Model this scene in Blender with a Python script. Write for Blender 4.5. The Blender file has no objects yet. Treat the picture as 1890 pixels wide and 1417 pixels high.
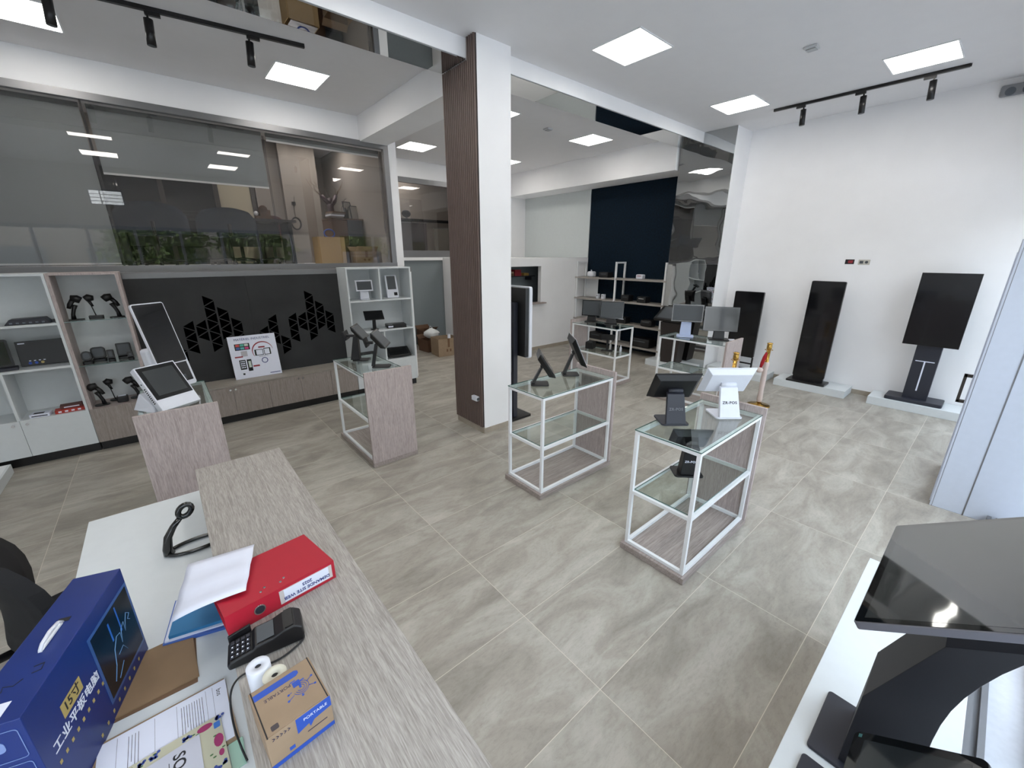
import bpy, bmesh, math, random
from mathutils import Vector, Matrix, noise
random.seed(7)
S = bpy.context.scene
C = S.collection
PI = math.pi

# ------------------------------------------------------------ camera, sky, exposure
cam_d = bpy.data.cameras.new('camera'); cam = bpy.data.objects.new('camera', cam_d); C.objects.link(cam)
S.camera = cam
F_PX, PITCH, AZ = 751.5, math.atan(237.5/751.5), math.atan(932/math.hypot(751.5, 237.5))
cam_d.sensor_fit = 'HORIZONTAL'; cam_d.sensor_width = 36.0
cam_d.lens = 36.0*F_PX/1890.0
cam_d.clip_start = 0.02; cam_d.clip_end = 300
cam.location = (0, 0, 2.178)
cam.rotation_euler = (PI/2-PITCH, 0, AZ-PI/2)

w = bpy.data.worlds.new('sky'); S.world = w; w.use_nodes = True
nt = w.node_tree; nt.nodes.clear()
tc = nt.nodes.new('ShaderNodeTexCoord'); sp = nt.nodes.new('ShaderNodeSeparateXYZ')
cr = nt.nodes.new('ShaderNodeValToRGB'); bg = nt.nodes.new('ShaderNodeBackground'); wo = nt.nodes.new('ShaderNodeOutputWorld')
cr.color_ramp.elements[0].position = 0.0; cr.color_ramp.elements[0].color = (1.0, 0.975, 0.95, 1)
cr.color_ramp.elements[1].position = 0.6; cr.color_ramp.elements[1].color = (0.80, 0.87, 0.98, 1)
bg.inputs['Strength'].default_value = 8
nt.links.new(tc.outputs['Generated'], sp.inputs[0]); nt.links.new(sp.outputs['Z'], cr.inputs[0])
nt.links.new(cr.outputs[0], bg.inputs[0]); nt.links.new(bg.outputs[0], wo.inputs[0])

S.view_settings.view_transform = 'Standard'; S.view_settings.look = 'None'
S.view_settings.gamma = 1.0; S.view_settings.use_curve_mapping = False
S.view_settings.exposure = -0.16
PANEL_STRENGTH = 17.0
try:
    S.cycles.max_bounces = 8; S.cycles.diffuse_bounces = 5; S.cycles.glossy_bounces = 5
    S.cycles.transparent_max_bounces = 24; S.cycles.sample_clamp_indirect = 6.0
    S.cycles.use_denoising = True
except Exception: pass

# daylight portal in the shop front opening
pd = bpy.data.lights.new('shopfront_portal', 'AREA'); pd.shape = 'RECTANGLE'; pd.size = 11.3; pd.size_y = 2.8
try: pd.cycles.is_portal = True
except Exception: pass
po = bpy.data.objects.new('shopfront_portal', pd); C.objects.link(po)
po.location = (2.8, -0.70, 1.45); po.rotation_euler = (-PI/2, 0, 0)
po.rotation_euler = (PI/2, 0, 0)
sun_d = bpy.data.lights.new('sun', 'SUN'); sun_d.energy = 16.0; sun_d.angle = math.radians(0.6); sun_d.color = (1, .95, .86)
sun = bpy.data.objects.new('sun', sun_d); C.objects.link(sun); sun.rotation_euler = (math.radians(-42), math.radians(-14), 0)

# ------------------------------------------------------------ materials
def lin(c):
    return tuple(((x/255)/12.92 if x/255 <= .04045 else ((x/255+.055)/1.055)**2.4) for x in c)+(1,)
MATS = {}
def mat(name, rgb, rough=.5, metal=0.0, spec=.5, emit=None, es=0, coat=0, noise_amt=0, noise_scale=20, bump=0, stretch=None):
    if name in MATS: return MATS[name]
    m = bpy.data.materials.new(name); m.use_nodes = True
    n = m.node_tree; b = n.nodes['Principled BSDF']
    b.inputs['Base Color'].default_value = lin(rgb)
    b.inputs['Roughness'].default_value = rough
    b.inputs['Metallic'].default_value = metal
    b.inputs['Specular IOR Level'].default_value = spec
    if coat: b.inputs['Coat Weight'].default_value = coat; b.inputs['Coat Roughness'].default_value = .03
    if emit:
        b.inputs['Emission Color'].default_value = lin(emit); b.inputs['Emission Strength'].default_value = es
    t = n.nodes.new('ShaderNodeTexCoord'); mp = n.nodes.new('ShaderNodeMapping'); nz = n.nodes.new('ShaderNodeTexNoise')
    n.links.new(t.outputs['Object'], mp.inputs[0]); n.links.new(mp.outputs[0], nz.inputs[0])
    if stretch: mp.inputs['Scale'].default_value = stretch
    nz.inputs['Scale'].default_value = noise_scale; nz.inputs['Detail'].default_value = 4
    amt = noise_amt if noise_amt else .03
    mx = n.nodes.new('ShaderNodeMix'); mx.data_type = 'RGBA'; mx.blend_type = 'MULTIPLY'
    cr = n.nodes.new('ShaderNodeValToRGB')
    cr.color_ramp.elements[0].position = .3; cr.color_ramp.elements[1].position = .7
    cr.color_ramp.elements[0].color = (1-amt,)*3+(1,); cr.color_ramp.elements[1].color = (1, 1, 1, 1)
    n.links.new(nz.outputs['Fac'], cr.inputs[0]); mx.inputs[0].default_value = 1
    mx.inputs[6].default_value = lin(rgb); n.links.new(cr.outputs[0], mx.inputs[7])
    n.links.new(mx.outputs[2], b.inputs['Base Color'])
    if bump:
        bp = n.nodes.new('ShaderNodeBump'); bp.inputs['Strength'].default_value = bump; bp.inputs['Distance'].default_value = .002
        n.links.new(nz.outputs['Fac'], bp.inputs['Height']); n.links.new(bp.outputs[0], b.inputs['Normal'])
    MATS[name] = m; return m

def wood(name, c1, c2, axis=2, rough=.5, scale=1.0):
    if name in MATS: return MATS[name]
    m = bpy.data.materials.new(name); m.use_nodes = True
    n = m.node_tree; b = n.nodes['Principled BSDF']
    b.inputs['Roughness'].default_value = rough
    t = n.nodes.new('ShaderNodeTexCoord'); mp = n.nodes.new('ShaderNodeMapping')
    sc = [38*scale]*3; sc[axis] = 2.0*scale; mp.inputs['Scale'].default_value = sc
    n.links.new(t.outputs['Object'], mp.inputs[0])
    a = n.nodes.new('ShaderNodeTexNoise'); a.inputs['Scale'].default_value = 1.0; a.inputs['Detail'].default_value = 5; a.inputs['Distortion'].default_value = 1.6
    f = n.nodes.new('ShaderNodeTexNoise'); f.inputs['Scale'].default_value = 5.5; f.inputs['Detail'].default_value = 3; f.inputs['Distortion'].default_value = .4
    n.links.new(mp.outputs[0], a.inputs[0]); n.links.new(mp.outputs[0], f.inputs[0])
    ad = n.nodes.new('ShaderNodeMath'); ad.operation = 'ADD'; n.links.new(a.outputs['Fac'], ad.inputs[0]); n.links.new(f.outputs['Fac'], ad.inputs[1])
    cr = n.nodes.new('ShaderNodeValToRGB'); ml = n.nodes.new('ShaderNodeMath'); ml.operation = 'MULTIPLY'; ml.inputs[1].default_value = .5
    n.links.new(ad.outputs[0], ml.inputs[0]); n.links.new(ml.outputs[0], cr.inputs[0])
    cr.color_ramp.elements[0].position = .38; cr.color_ramp.elements[0].color = lin(c1)
    cr.color_ramp.elements[1].position = .62; cr.color_ramp.elements[1].color = lin(c2)
    n.links.new(cr.outputs[0], b.inputs['Base Color'])
    bp = n.nodes.new('ShaderNodeBump'); bp.inputs['Strength'].default_value = .25; bp.inputs['Distance'].default_value = .0015
    n.links.new(ml.outputs[0], bp.inputs['Height']); n.links.new(bp.outputs[0], b.inputs['Normal'])
    MATS[name] = m; return m

def glass(name, tint=(235, 245, 240), ior=1.5, boost=1.0):
    if name in MATS: return MATS[name]
    m = bpy.data.materials.new(name); m.use_nodes = True; n = m.node_tree; n.nodes.clear()
    o = n.nodes.new('ShaderNodeOutputMaterial'); mx = n.nodes.new('ShaderNodeMixShader')
    tr = n.nodes.new('ShaderNodeBsdfTransparent'); gl = n.nodes.new('ShaderNodeBsdfGlossy'); fr = n.nodes.new('ShaderNodeLayerWeight')
    tr.inputs[0].default_value = lin(tint); gl.inputs['Roughness'].default_value = 0.0; gl.inputs[0].default_value = (1, 1, 1, 1)
    r0 = ((ior-1)/(ior+1))**2
    pw = n.nodes.new('ShaderNodeMath'); pw.operation = 'POWER'; pw.inputs[1].default_value = 4.6; n.links.new(fr.outputs['Facing'], pw.inputs[0])
    mm = n.nodes.new('ShaderNodeMath'); mm.operation = 'MULTIPLY_ADD'; mm.inputs[1].default_value = .9; mm.inputs[2].default_value = r0*boost; mm.use_clamp = True
    n.links.new(pw.outputs[0], mm.inputs[0]); n.links.new(mm.outputs[0], mx.inputs[0])
    n.links.new(tr.outputs[0], mx.inputs[1]); n.links.new(gl.outputs[0], mx.inputs[2]); n.links.new(mx.outputs[0], o.inputs[0])
    MATS[name] = m; return m

def mirror(name, tint=(205, 208, 208), wave=0, rough=.0):
    m = bpy.data.materials.new(name); m.use_nodes = True; n = m.node_tree; b = n.nodes['Principled BSDF']
    b.inputs['Base Color'].default_value = lin(tint); b.inputs['Metallic'].default_value = 1; b.inputs['Roughness'].default_value = rough
    if wave:
        t = n.nodes.new('ShaderNodeTexCoord'); nz = n.nodes.new('ShaderNodeTexNoise'); nz.inputs['Scale'].default_value = 2.2; nz.inputs['Detail'].default_value = 1
        bp = n.nodes.new('ShaderNodeBump'); bp.inputs['Strength'].default_value = wave; bp.inputs['Distance'].default_value = .02
        n.links.new(t.outputs['Object'], nz.inputs[0]); n.links.new(nz.outputs['Fac'], bp.inputs['Height']); n.links.new(bp.outputs[0], b.inputs['Normal'])
    MATS[name] = m; return m

def tile_floor():
    m = bpy.data.materials.new('floor_tile'); m.use_nodes = True; n = m.node_tree; b = n.nodes['Principled BSDF']
    N = lambda t: n.nodes.new(t); L = n.links.new
    def math_(op, a, b_=None, c=None):
        x = N('ShaderNodeMath'); x.operation = op
        for i, v in enumerate((a, b_, c)):
            if v is None: continue
            if isinstance(v, (int, float)): x.inputs[i].default_value = v
            else: L(v, x.inputs[i])
        return x.outputs[0]
    t = N('ShaderNodeTexCoord'); s = N('ShaderNodeSeparateXYZ'); L(t.outputs['Object'], s.inputs[0])
    u = math_('DIVIDE', math_('SUBTRACT', s.outputs[0], 1.361-12.098), 1.2098)
    v = math_('DIVIDE', math_('SUBTRACT', s.outputs[1], .2903-6.0), .6)
    fu = math_('FRACT', u); fv = math_('FRACT', v); iu = math_('FLOOR', u); iv = math_('FLOOR', v)
    du = math_('MULTIPLY', math_('MINIMUM', fu, math_('SUBTRACT', 1, fu)), 1.2098)
    dv = math_('MULTIPLY', math_('MINIMUM', fv, math_('SUBTRACT', 1, fv)), .6)
    g = math_('LESS_THAN', math_('MINIMUM', du, dv), .0016)
    wn = N('ShaderNodeTexWhiteNoise'); wn.noise_dimensions = '2D'; cb = N('ShaderNodeCombineXYZ'); L(iu, cb.inputs[0]); L(iv, cb.inputs[1]); L(cb.outputs[0], wn.inputs[0])
    off = N('ShaderNodeVectorMath'); off.operation = 'SCALE'; L(wn.outputs['Color'], off.inputs[0]); off.inputs[3].default_value = 8
    ad = N('ShaderNodeVectorMath'); ad.operation = 'ADD'; L(t.outputs['Object'], ad.inputs[0]); L(off.outputs[0], ad.inputs[1])
    mp = N('ShaderNodeMapping'); mp.inputs['Scale'].default_value = (1.3, 3.4, 1); L(ad.outputs[0], mp.inputs[0])
    n1 = N('ShaderNodeTexNoise'); n1.inputs['Scale'].default_value = 1.4; n1.inputs['Detail'].default_value = 8; n1.inputs['Roughness'].default_value = .62; n1.inputs['Distortion'].default_value = .7; L(mp.outputs[0], n1.inputs[0])
    c1 = N('ShaderNodeValToRGB'); e = c1.color_ramp.elements
    e[0].position = .30; e[0].color = lin((136, 131, 122)); e[1].position = .70; e[1].color = lin((180, 175, 165))
    m1 = c1.color_ramp.elements.new(.48); m1.color = lin((157, 151, 141)); m2 = c1.color_ramp.elements.new(.56); m2.color = lin((166, 162, 152))
    L(n1.outputs['Fac'], c1.inputs[0])
    n2 = N('ShaderNodeTexNoise'); n2.inputs['Scale'].default_value = 16; n2.inputs['Detail'].default_value = 10; n2.inputs['Roughness'].default_value = .75; L(mp.outputs[0], n2.inputs[0])
    c2 = N('ShaderNodeValToRGB'); e = c2.color_ramp.elements; e[0].position = .34; e[0].color = (.72, .72, .70, 1); e[1].position = .52; e[1].color = (1, 1, 1, 1)
    L(n2.outputs['Fac'], c2.inputs[0])
    mx = N('ShaderNodeMix'); mx.data_type = 'RGBA'; mx.blend_type = 'MULTIPLY'; mx.inputs[0].default_value = .55; L(c1.outputs[0], mx.inputs[6]); L(c2.outputs[0], mx.inputs[7])
    hs = N('ShaderNodeHueSaturation'); L(mx.outputs[2], hs.inputs['Color']); L(math_('ADD', math_('MULTIPLY', wn.outputs['Value'], .14), .93), hs.inputs['Value'])
    gm = N('ShaderNodeMix'); gm.data_type = 'RGBA'; L(g, gm.inputs[0]); L(hs.outputs[0], gm.inputs[6]); gm.inputs[7].default_value = lin((205, 198, 184))
    L(gm.outputs[2], b.inputs['Base Color'])
    rr = N('ShaderNodeMapRange'); rr.inputs[3].default_value = .34; rr.inputs[4].default_value = .52; L(n2.outputs['Fac'], rr.inputs[0]); L(rr.outputs[0], b.inputs['Roughness'])
    bp = N('ShaderNodeBump'); bp.inputs['Strength'].default_value = .12; bp.inputs['Distance'].default_value = .002; L(n2.outputs['Fac'], bp.inputs['Height']); L(bp.outputs[0], b.inputs['Normal'])
    return m

WALL = mat('wall_paint', (240, 240, 241), .75, noise_amt=.03, noise_scale=3, bump=.05)
CEIL = mat('ceiling_paint', (222, 221, 222), .85, noise_amt=.02, noise_scale=6)
GREYWALL = mat('grey_wall_paint', (122, 130, 134), .8)
TAUPE = mat('office_wall_paint', (134, 127, 121), .8)
FLOOR = tile_floor()
SKIRT = mat('skirting_tile', (168, 158, 144), .45, noise_amt=.15, noise_scale=9)
NAVY = mat('navy_texture_wall', (11, 31, 46), .8, spec=.15, noise_amt=.5, noise_scale=26, bump=.8)
SLAT = mat('slat_taupe', (104, 88, 82), .5, noise_amt=.12, noise_scale=5)
SLATGAP = mat('slat_gap', (34, 28, 28), .8)
ALU = mat('aluminium_frame', (128, 128, 130), .38, metal=.7)
ALUW = mat('white_aluminium', (196, 203, 216), .35, metal=.0)
BLACKM = mat('black_metal', (14, 14, 16), .35)
BLACKP = mat('black_plastic', (15, 15, 18), .42, noise_amt=.08, noise_scale=200)
CHARC = mat('charcoal_metal', (38, 40, 50), .45, noise_amt=.06, noise_scale=200)
WHITEP = mat('white_plastic', (216, 219, 228), .35)
WHITEL = mat('white_laminate', (210, 215, 217), .45)
WHITEM = mat('white_powder_metal', (232, 234, 236), .4)
SCREEN = mat('screen_glass', (16, 17, 20), .12, spec=.45, coat=.15)
SCREENG = mat('screen_grey', (78, 82, 86), .35, spec=.25)
BEZEL = mat('screen_bezel', (9, 10, 12), .12, spec=.7)
WOODV = wood('grey_oak_vertical', (152, 139, 136), (190, 178, 175), 2, scale=2.2)
WOODX = wood('grey_oak_lengthwise', (134, 123, 118), (168, 157, 152), 0)
WOODY = wood('grey_oak_top', (134, 128, 122), (172, 167, 161), 1, scale=2.4)
WOODC = wood('cabinet_oak', (130, 120, 114), (158, 148, 142), 2, scale=1.8)
GLASSW = glass('office_glass', (238, 237, 236), 1.5, 1.15)
GLASST = glass('shelf_glass', (245, 250, 248), 1.5, 1.3)
GLASSE = mat('glass_edge', (70, 104, 100), .15, spec=.8)
GLASSD = glass('shopfront_glass', (240, 244, 246), 1.5, 1.2)
MIRR = mirror('beam_mirror', (196, 198, 198), 0)
MIRRW = mirror('column_mirror', (190, 192, 192), .25)
CHROME = mat('chrome', (210, 210, 212), .18, metal=1)
BRASS = mat('brass', (196, 158, 84), .22, metal=1)
CARD = mat('cardboard', (152, 130, 106), .8, noise_amt=.12, noise_scale=14)
CARDD = mat('cardboard_dark', (96, 70, 52), .85)
KRAFT = mat('kraft_paper', (140, 114, 86), .75, noise_amt=.1, noise_scale=12)
PAPER = mat('paper', (222, 226, 240), .7)
INK = mat('ink_black', (30, 30, 34), .7)
INKB = mat('ink_blue', (44, 56, 120), .7)
RED = mat('binder_red', (176, 26, 48), .5)
REDD = mat('dark_red', (140, 30, 44), .6)
BLUEF = mat('folder_blue', (42, 118, 168), .55)
BLUEB = mat('box_blue', (14, 44, 118), .35, noise_amt=.25, noise_scale=3)
BLUEP = mat('print_blue', (40, 78, 170), .6)
GOLD = mat('gold_print', (178, 158, 96), .5)
VELVET = mat('red_velvet', (150, 16, 30), .9)
WRAP = mat('bubble_wrap', (206, 190, 184), .5, bump=.6, noise_scale=60)
GREEN = mat('green_plastic', (70, 140, 50), .5)
BLIND = mat('blind_fabric', (150, 156, 160), .9, noise_amt=.08, noise_scale=400)
PANEL = mat('light_panel', (236, 248, 255), .6, emit=(255, 250, 243), es=PANEL_STRENGTH)
FABRIC = mat('chair_fabric', (28, 28, 30), .9, noise_amt=.2, noise_scale=300)
NAVYF = mat('navy_fabric', (36, 48, 62), .9)
DARKP = mat('dark_panel', (56, 57, 58), .6, spec=.2, noise_amt=.3, noise_scale=2.2)
HOLE = mat('cutout_black', (2, 2, 3), .9, spec=0)

# ------------------------------------------------------------ geometry helpers
class M:
    def __init__(s, T=None): s.bm = bmesh.new(); s.T = T or Matrix(); s.mats = []; s.cur = 0
    def use(s, m):
        if m not in s.mats: s.mats.append(m)
        s.cur = s.mats.index(m); return s
    def v(s, p): return s.bm.verts.new(s.T @ Vector(p))
    def f(s, vs, smooth=False):
        try: fc = s.bm.faces.new(vs)
        except ValueError: return None
        fc.material_index = s.cur; fc.smooth = smooth; return fc
    def hexa(s, p):      # 4 bottom (ccw), 4 top
        a = [s.v(q) for q in p]
        for i in ((3, 2, 1, 0), (4, 5, 6, 7), (0, 1, 5, 4), (1, 2, 6, 5), (2, 3, 7, 6), (3, 0, 4, 7)): s.f([a[k] for k in i])
        return s
    def box(s, x0, x1, y0, y1, z0, z1):
        return s.hexa([(x0, y0, z0), (x1, y0, z0), (x1, y1, z0), (x0, y1, z0), (x0, y0, z1), (x1, y0, z1), (x1, y1, z1), (x0, y1, z1)])
    def quad(s, *p): s.f([s.v(q) for q in p]); return s
    def prism(s, pts, lo, hi, axis='z'):
        def P(a, b, h): return {'z': (a, b, h), 'y': (a, h, b), 'x': (h, a, b)}[axis]
        A = [s.v(P(a, b, lo)) for a, b in pts]; B = [s.v(P(a, b, hi)) for a, b in pts]; k = len(pts)
        s.f(A[::-1]); s.f(B)
        for i in range(k): s.f([A[i], A[(i+1) % k], B[(i+1) % k], B[i]])
        return s
    def cyl(s, p0, p1, r0, r1=None, n=16, cap=True):
        r1 = r0 if r1 is None else r1; p0 = Vector(p0); p1 = Vector(p1); d = (p1-p0).normalized()
        a = d.orthogonal().normalized(); b = d.cross(a)
        A = [s.v(p0+a*math.cos(t)*r0+b*math.sin(t)*r0) for t in [2*PI*i/n for i in range(n)]]
        B = [s.v(p1+a*math.cos(t)*r1+b*math.sin(t)*r1) for t in [2*PI*i/n for i in range(n)]]
        for i in range(n): s.f([A[i], A[(i+1) % n], B[(i+1) % n], B[i]], True)
        if cap: s.f(A[::-1]); s.f(B)
        return s
    def lathe(s, prof, c=(0, 0, 0), n=24):
        rings = []
        for r, z in prof:
            rings.append([s.v((c[0]+r*math.cos(2*PI*i/n), c[1]+r*math.sin(2*PI*i/n), c[2]+z)) for i in range(n)])
        for A, B in zip(rings, rings[1:]):
            for i in range(n): s.f([A[i], A[(i+1) % n], B[(i+1) % n], B[i]], True)
        s.f(rings[0][::-1]); s.f(rings[-1]); return s
    def tube(s, pts, r, n=8, closed=False):
        P = [Vector(p) for p in pts]; rings = []; k = len(P)
        rr = r if isinstance(r, (list, tuple)) else [r]*k
        up = None
        for i, p in enumerate(P):
            d = ((P[(i+1) % k] if (closed or i < k-1) else P[i])-(P[i-1] if (closed or i > 0) else P[i])).normalized()
            if up is None: up = d.orthogonal().normalized()
            up = (up-d*up.dot(d)).normalized(); b = d.cross(up)
            rings.append([s.v(p+up*math.cos(2*PI*j/n)*rr[i]+b*math.sin(2*PI*j/n)*rr[i]) for j in range(n)])
        prs = list(zip(rings, rings[1:]))+([(rings[-1], rings[0])] if closed else [])
        for A, B in prs:
            for j in range(n): s.f([A[j], A[(j+1) % n], B[(j+1) % n], B[j]], True)
        if not closed: s.f(rings[0][::-1]); s.f(rings[-1])
        return s
    def sphere(s, c, r, sc=(1, 1, 1), n=12):
        prof = [(max(1e-4, math.sin(PI*i/n)*r), -math.cos(PI*i/n)*r*sc[2]) for i in range(n+1)]
        rings = [[s.v((c[0]+q*sc[0]*math.cos(2*PI*j/n), c[1]+q*sc[1]*math.sin(2*PI*j/n), c[2]+z)) for j in range(n)] for q, z in prof]
        for A, B in zip(rings, rings[1:]):
            for i in range(n): s.f([A[i], A[(i+1) % n], B[(i+1) % n], B[i]], True)
        return s

def rrect(x0, x1, y0, y1, r, n=5):
    out = []
    for cx_, cy_, a in ((x1-r, y1-r, 0), (x0+r, y1-r, 90), (x0+r, y0+r, 180), (x1-r, y0+r, 270)):
        for i in range(n+1):
            t = math.radians(a+90*i/n); out.append((cx_+r*math.cos(t), cy_+r*math.sin(t)))
    return out

def obj(name, m, material=None, parent=None, bevel=0, seg=2):
    me = bpy.data.meshes.new(name)
    bmesh.ops.recalc_face_normals(m.bm, faces=m.bm.faces[:])
    m.bm.to_mesh(me); m.bm.free()
    if m.mats:
        for x in m.mats: me.materials.append(x)
    else: me.materials.append(material)
    o = bpy.data.objects.new(name, me); C.objects.link(o)
    if parent: o.parent = parent
    if bevel:
        b = o.modifiers.new('bevel', 'BEVEL'); b.width = bevel; b.segments = seg; b.limit_method = 'ANGLE'; b.angle_limit = math.radians(40)
    return o
def part(name, mm, material, parent, bevel=0, label=None, seg=2):
    o = obj(name, mm, material, parent, bevel, seg)
    if label: o['label'] = label
    return o
def thing(name, label, cat, loc=(0, 0, 0), rotz=0, group=None):
    o = bpy.data.objects.new(name, None); C.objects.link(o); o.empty_display_size = .1
    o.location = loc; o.rotation_euler = (0, 0, math.radians(rotz)); o['label'] = label; o['category'] = cat
    if group: o['group'] = group
    return o
def tag(o, label, cat, group=None, kind=None):
    o['label'] = label; o['category'] = cat
    if group: o['group'] = group
    if kind: o['kind'] = kind
    return o
def struct(name, m, material=None, parent=None, bevel=0):
    o = obj(name, m, material, parent, bevel)
    if not parent: o['kind'] = 'structure'
    return o
def dup(root, loc, rotz, label, group=None):
    r = root.copy(); C.objects.link(r); r.location = loc; r.rotation_euler = (0, 0, math.radians(rotz)); r['label'] = label
    if group: r['group'] = group
    for ch in list(root.children):
        c = ch.copy(); C.objects.link(c); c.parent = r
        for g in ch.children:
            d = g.copy(); C.objects.link(d); d.parent = c
    return r
def text(name, s, size, T, material, parent, align='LEFT', extr=.0004, bold=0, xs=1.0, space=1.0):
    cu = bpy.data.curves.new(name, 'FONT'); cu.body = s; cu.size = size; cu.extrude = extr; cu.align_x = align; cu.align_y = 'CENTER'
    cu.offset = bold; cu.space_character = space; cu.resolution_u = 3
    t = bpy.data.objects.new('tmp', cu); C.objects.link(t)
    dg = bpy.context.evaluated_depsgraph_get(); me = bpy.data.meshes.new_from_object(t.evaluated_get(dg))
    bpy.data.objects.remove(t); bpy.data.curves.remove(cu)
    me.transform(T @ Matrix.Diagonal((xs, 1, 1, 1))); me.materials.clear(); me.materials.append(material); me.name = name
    o = bpy.data.objects.new(name, me); C.objects.link(o); o.parent = parent
    return o
def smooth(P, n=6):
    P = [Vector(p) for p in P]; P = [P[0]*2-P[1]]+P+[P[-1]*2-P[-2]]; out = []
    for i in range(1, len(P)-2):
        for j in range(n):
            t = j/n; a, b, c, d = P[i-1:i+3]; out.append(.5*((2*b)+(c-a)*t+(2*a-5*b+4*c-d)*t*t+(3*b-a-3*c+d)*t**3))
    return out+[P[-2]]
def frame(o, x, y):      # matrix with origin o, x axis, y axis
    x = Vector(x).normalized(); y = Vector(y); z = x.cross(y).normalized(); y = z.cross(x)
    return Matrix(((x.x, y.x, z.x, o[0]), (x.y, y.y, z.y, o[1]), (x.z, y.z, z.z, o[2]), (0, 0, 0, 1)))
# ============================================================ the setting
XL, XR, YF, H = -3.0, 8.45, -0.62, 4.24
m = M(); m.box(XL-.2, XR+.2, YF-.3, 10.7, -.1, 0); struct('floor', m, FLOOR)
m = M(); m.box(XL-.2, XR+.2, YF-.3, 10.7, H, H+.15); struct('ceiling', m, CEIL)
m = M(); m.box(XR, XR+.2, YF, 10.7, 0, H); struct('wall_right', m, WALL)
m = M(); m.box(XL-.2, XL, YF, 10.7, 0, H); struct('wall_left', m, WALL)
m = M(); m.box(XL-.2, XR+.2, 10.5, 10.7, 0, H); struct('wall_back', m, TAUPE)
# wall below the office glazing
m = M(); m.box(XL, 3.43, 6.80, 7.12, 0, 1.96); struct('wall_below_office', m, WALL)
m = M(); m.box(XL, 3.30, 7.10, 10.5, 1.88, 2.02).box(3.30, 3.47, 7.13, 10.5, 0, 2.02); struct('floor_upper_office', m, WALL)
# lintel above the office glazing
m = M(); m.box(XL, 3.47, 7.12, 7.40, 3.86, H); struct('trim_1', m, WALL)
m = M(); m.box(3.32, 3.46, 7.10, 7.35, 2.0, 3.9); struct('trim_2', m, WALL)
# far recess: grey wall below, white edge, second glazing above
m = M(); m.box(3.47, 8.45, 9.40, 9.6, 0, 2.06); struct('wall_recess', m, GREYWALL)
m = M(); m.box(3.47, 8.45, 9.36, 10.5, 2.06, 2.13); struct('trim_3', m, WALL)
m = M(); m.box(3.47, 7.0, 9.38, 9.6, 3.87, H).box(6.45, 8.45, 9.38, 9.6, 2.13, H).box(6.2, 6.46, 9.2, 9.4, 2.13, H); struct('wall_back_upper', m, WALL)
# service booth
m = M()
m.box(6.80, 8.45, 7.0, 7.1, 0, 2.12).box(5.62, 5.75, 7.0, 7.1, 0, 2.12).box(5.75, 6.80, 7.0, 7.1, 0, 1.12).box(5.75, 6.80, 7.0, 7.1, 1.94, 2.12)
m.box(5.62, 5.72, 7.1, 9.38, 0, 2.04).box(5.62, 8.45, 7.1, 9.38, 2.04, 2.12)
struct('wall_booth', m, WALL)
m = M(); m.box(5.70, 6.90, 6.90, 7.14, 1.10, 1.125); struct('trim_4', m, WOODX)
# front wall over the shop front
m = M(); m.box(XL-.2, XR+.2, YF-.2, YF, 2.88, 3.37).box(XL-.2, -.88, YF-.2, YF, 3.37, 3.72).box(-.25, XR+.2, YF-.2, YF, 3.37, 3.72).box(XL-.2, XR+.2, YF-.2, YF, 3.72, H)
struct('wall_front', m, WALL)
# shop front glazing and mullions
m = M()
for x in (-2.9, -2.0, -1.08, -.2, .72, 1.64, 2.56, 3.48, 4.35, 6.1, 7.2, 8.38): m.box(x-.03, x+.03, YF-.02, YF+.06, .06, 2.86)
m.box(XL, XR, YF-.02, YF+.06, 2.80, 2.88).box(XL, 5.0, YF-.04, YF+.055, 0, .09).box(6.1, XR, YF-.04, YF+.055, 0, .09)
wf = struct('window_1', m, ALUW)
g = M(); g.box(XL, 5.0, YF+.015, YF+.021, .09, 2.80); g.box(6.1, XR, YF+.015, YF+.021, .09, 2.80); part('pane', g, GLASSD, wf)
m = M(); m.box(XL, 4.99, -.415, -.392, 0.0005, .075).box(XL, 4.99, -.37, -.345, .0005, .075).box(XL, 4.99, -.3915, -.3705, .0005, .05); struct('trim_9', m, ALU)
m = M(); m.box(XL, 4.99, YF+.06, -.416, .0005, .03); struct('trim_10', m, mat('sill_stone', (206, 208, 214), .6, noise_amt=.08, noise_scale=30))
# small high window with bars
m = M(); m.box(-.88, -.25, YF-.12, YF-.06, 3.37, 3.39).box(-.88, -.25, YF-.12, YF-.06, 3.70, 3.72)
for z in (3.46, 3.54, 3.62): m.box(-.88, -.25, YF-.11, YF-.09, z-.006, z+.006)
for x in (-.88, -.68, -.27): m.box(x, x+.02, YF-.12, YF-.06, 3.37, 3.72)
wf2 = struct('window_2', m, ALUW); g = M(); g.box(-.88, -.25, YF-.092, YF-.088, 3.39, 3.70); part('pane', g, GLASSD, wf2)

# main beam with mirrored soffit
m = M(); m.box(XL, 2.83, 4.04, 4.49, 4.07, H).box(3.27, 7.86, 4.04, 4.46, 4.075, H); bm_ = struct('trim_5', m, WALL)
g = M(); g.box(XL, 2.80, 4.045, 4.495, 4.058, 4.069); part('mirror_soffit', g, MIRR, bm_)
g = M(); g.box(3.275, 7.84, 4.045, 4.465, 4.063, 4.0745); part('mirror_soffit', g, MIRR, bm_)
# cross beam from pillar to office glazing
m = M(); m.box(2.86, 3.30, 4.49, 7.12, 3.89, H); struct('trim_6', m, WALL)
# side beam over the navy wall
m = M(); m.box(7.80, XR, 4.50, 9.38, 3.70, H); struct('trim_7', m, WALL)
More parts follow.
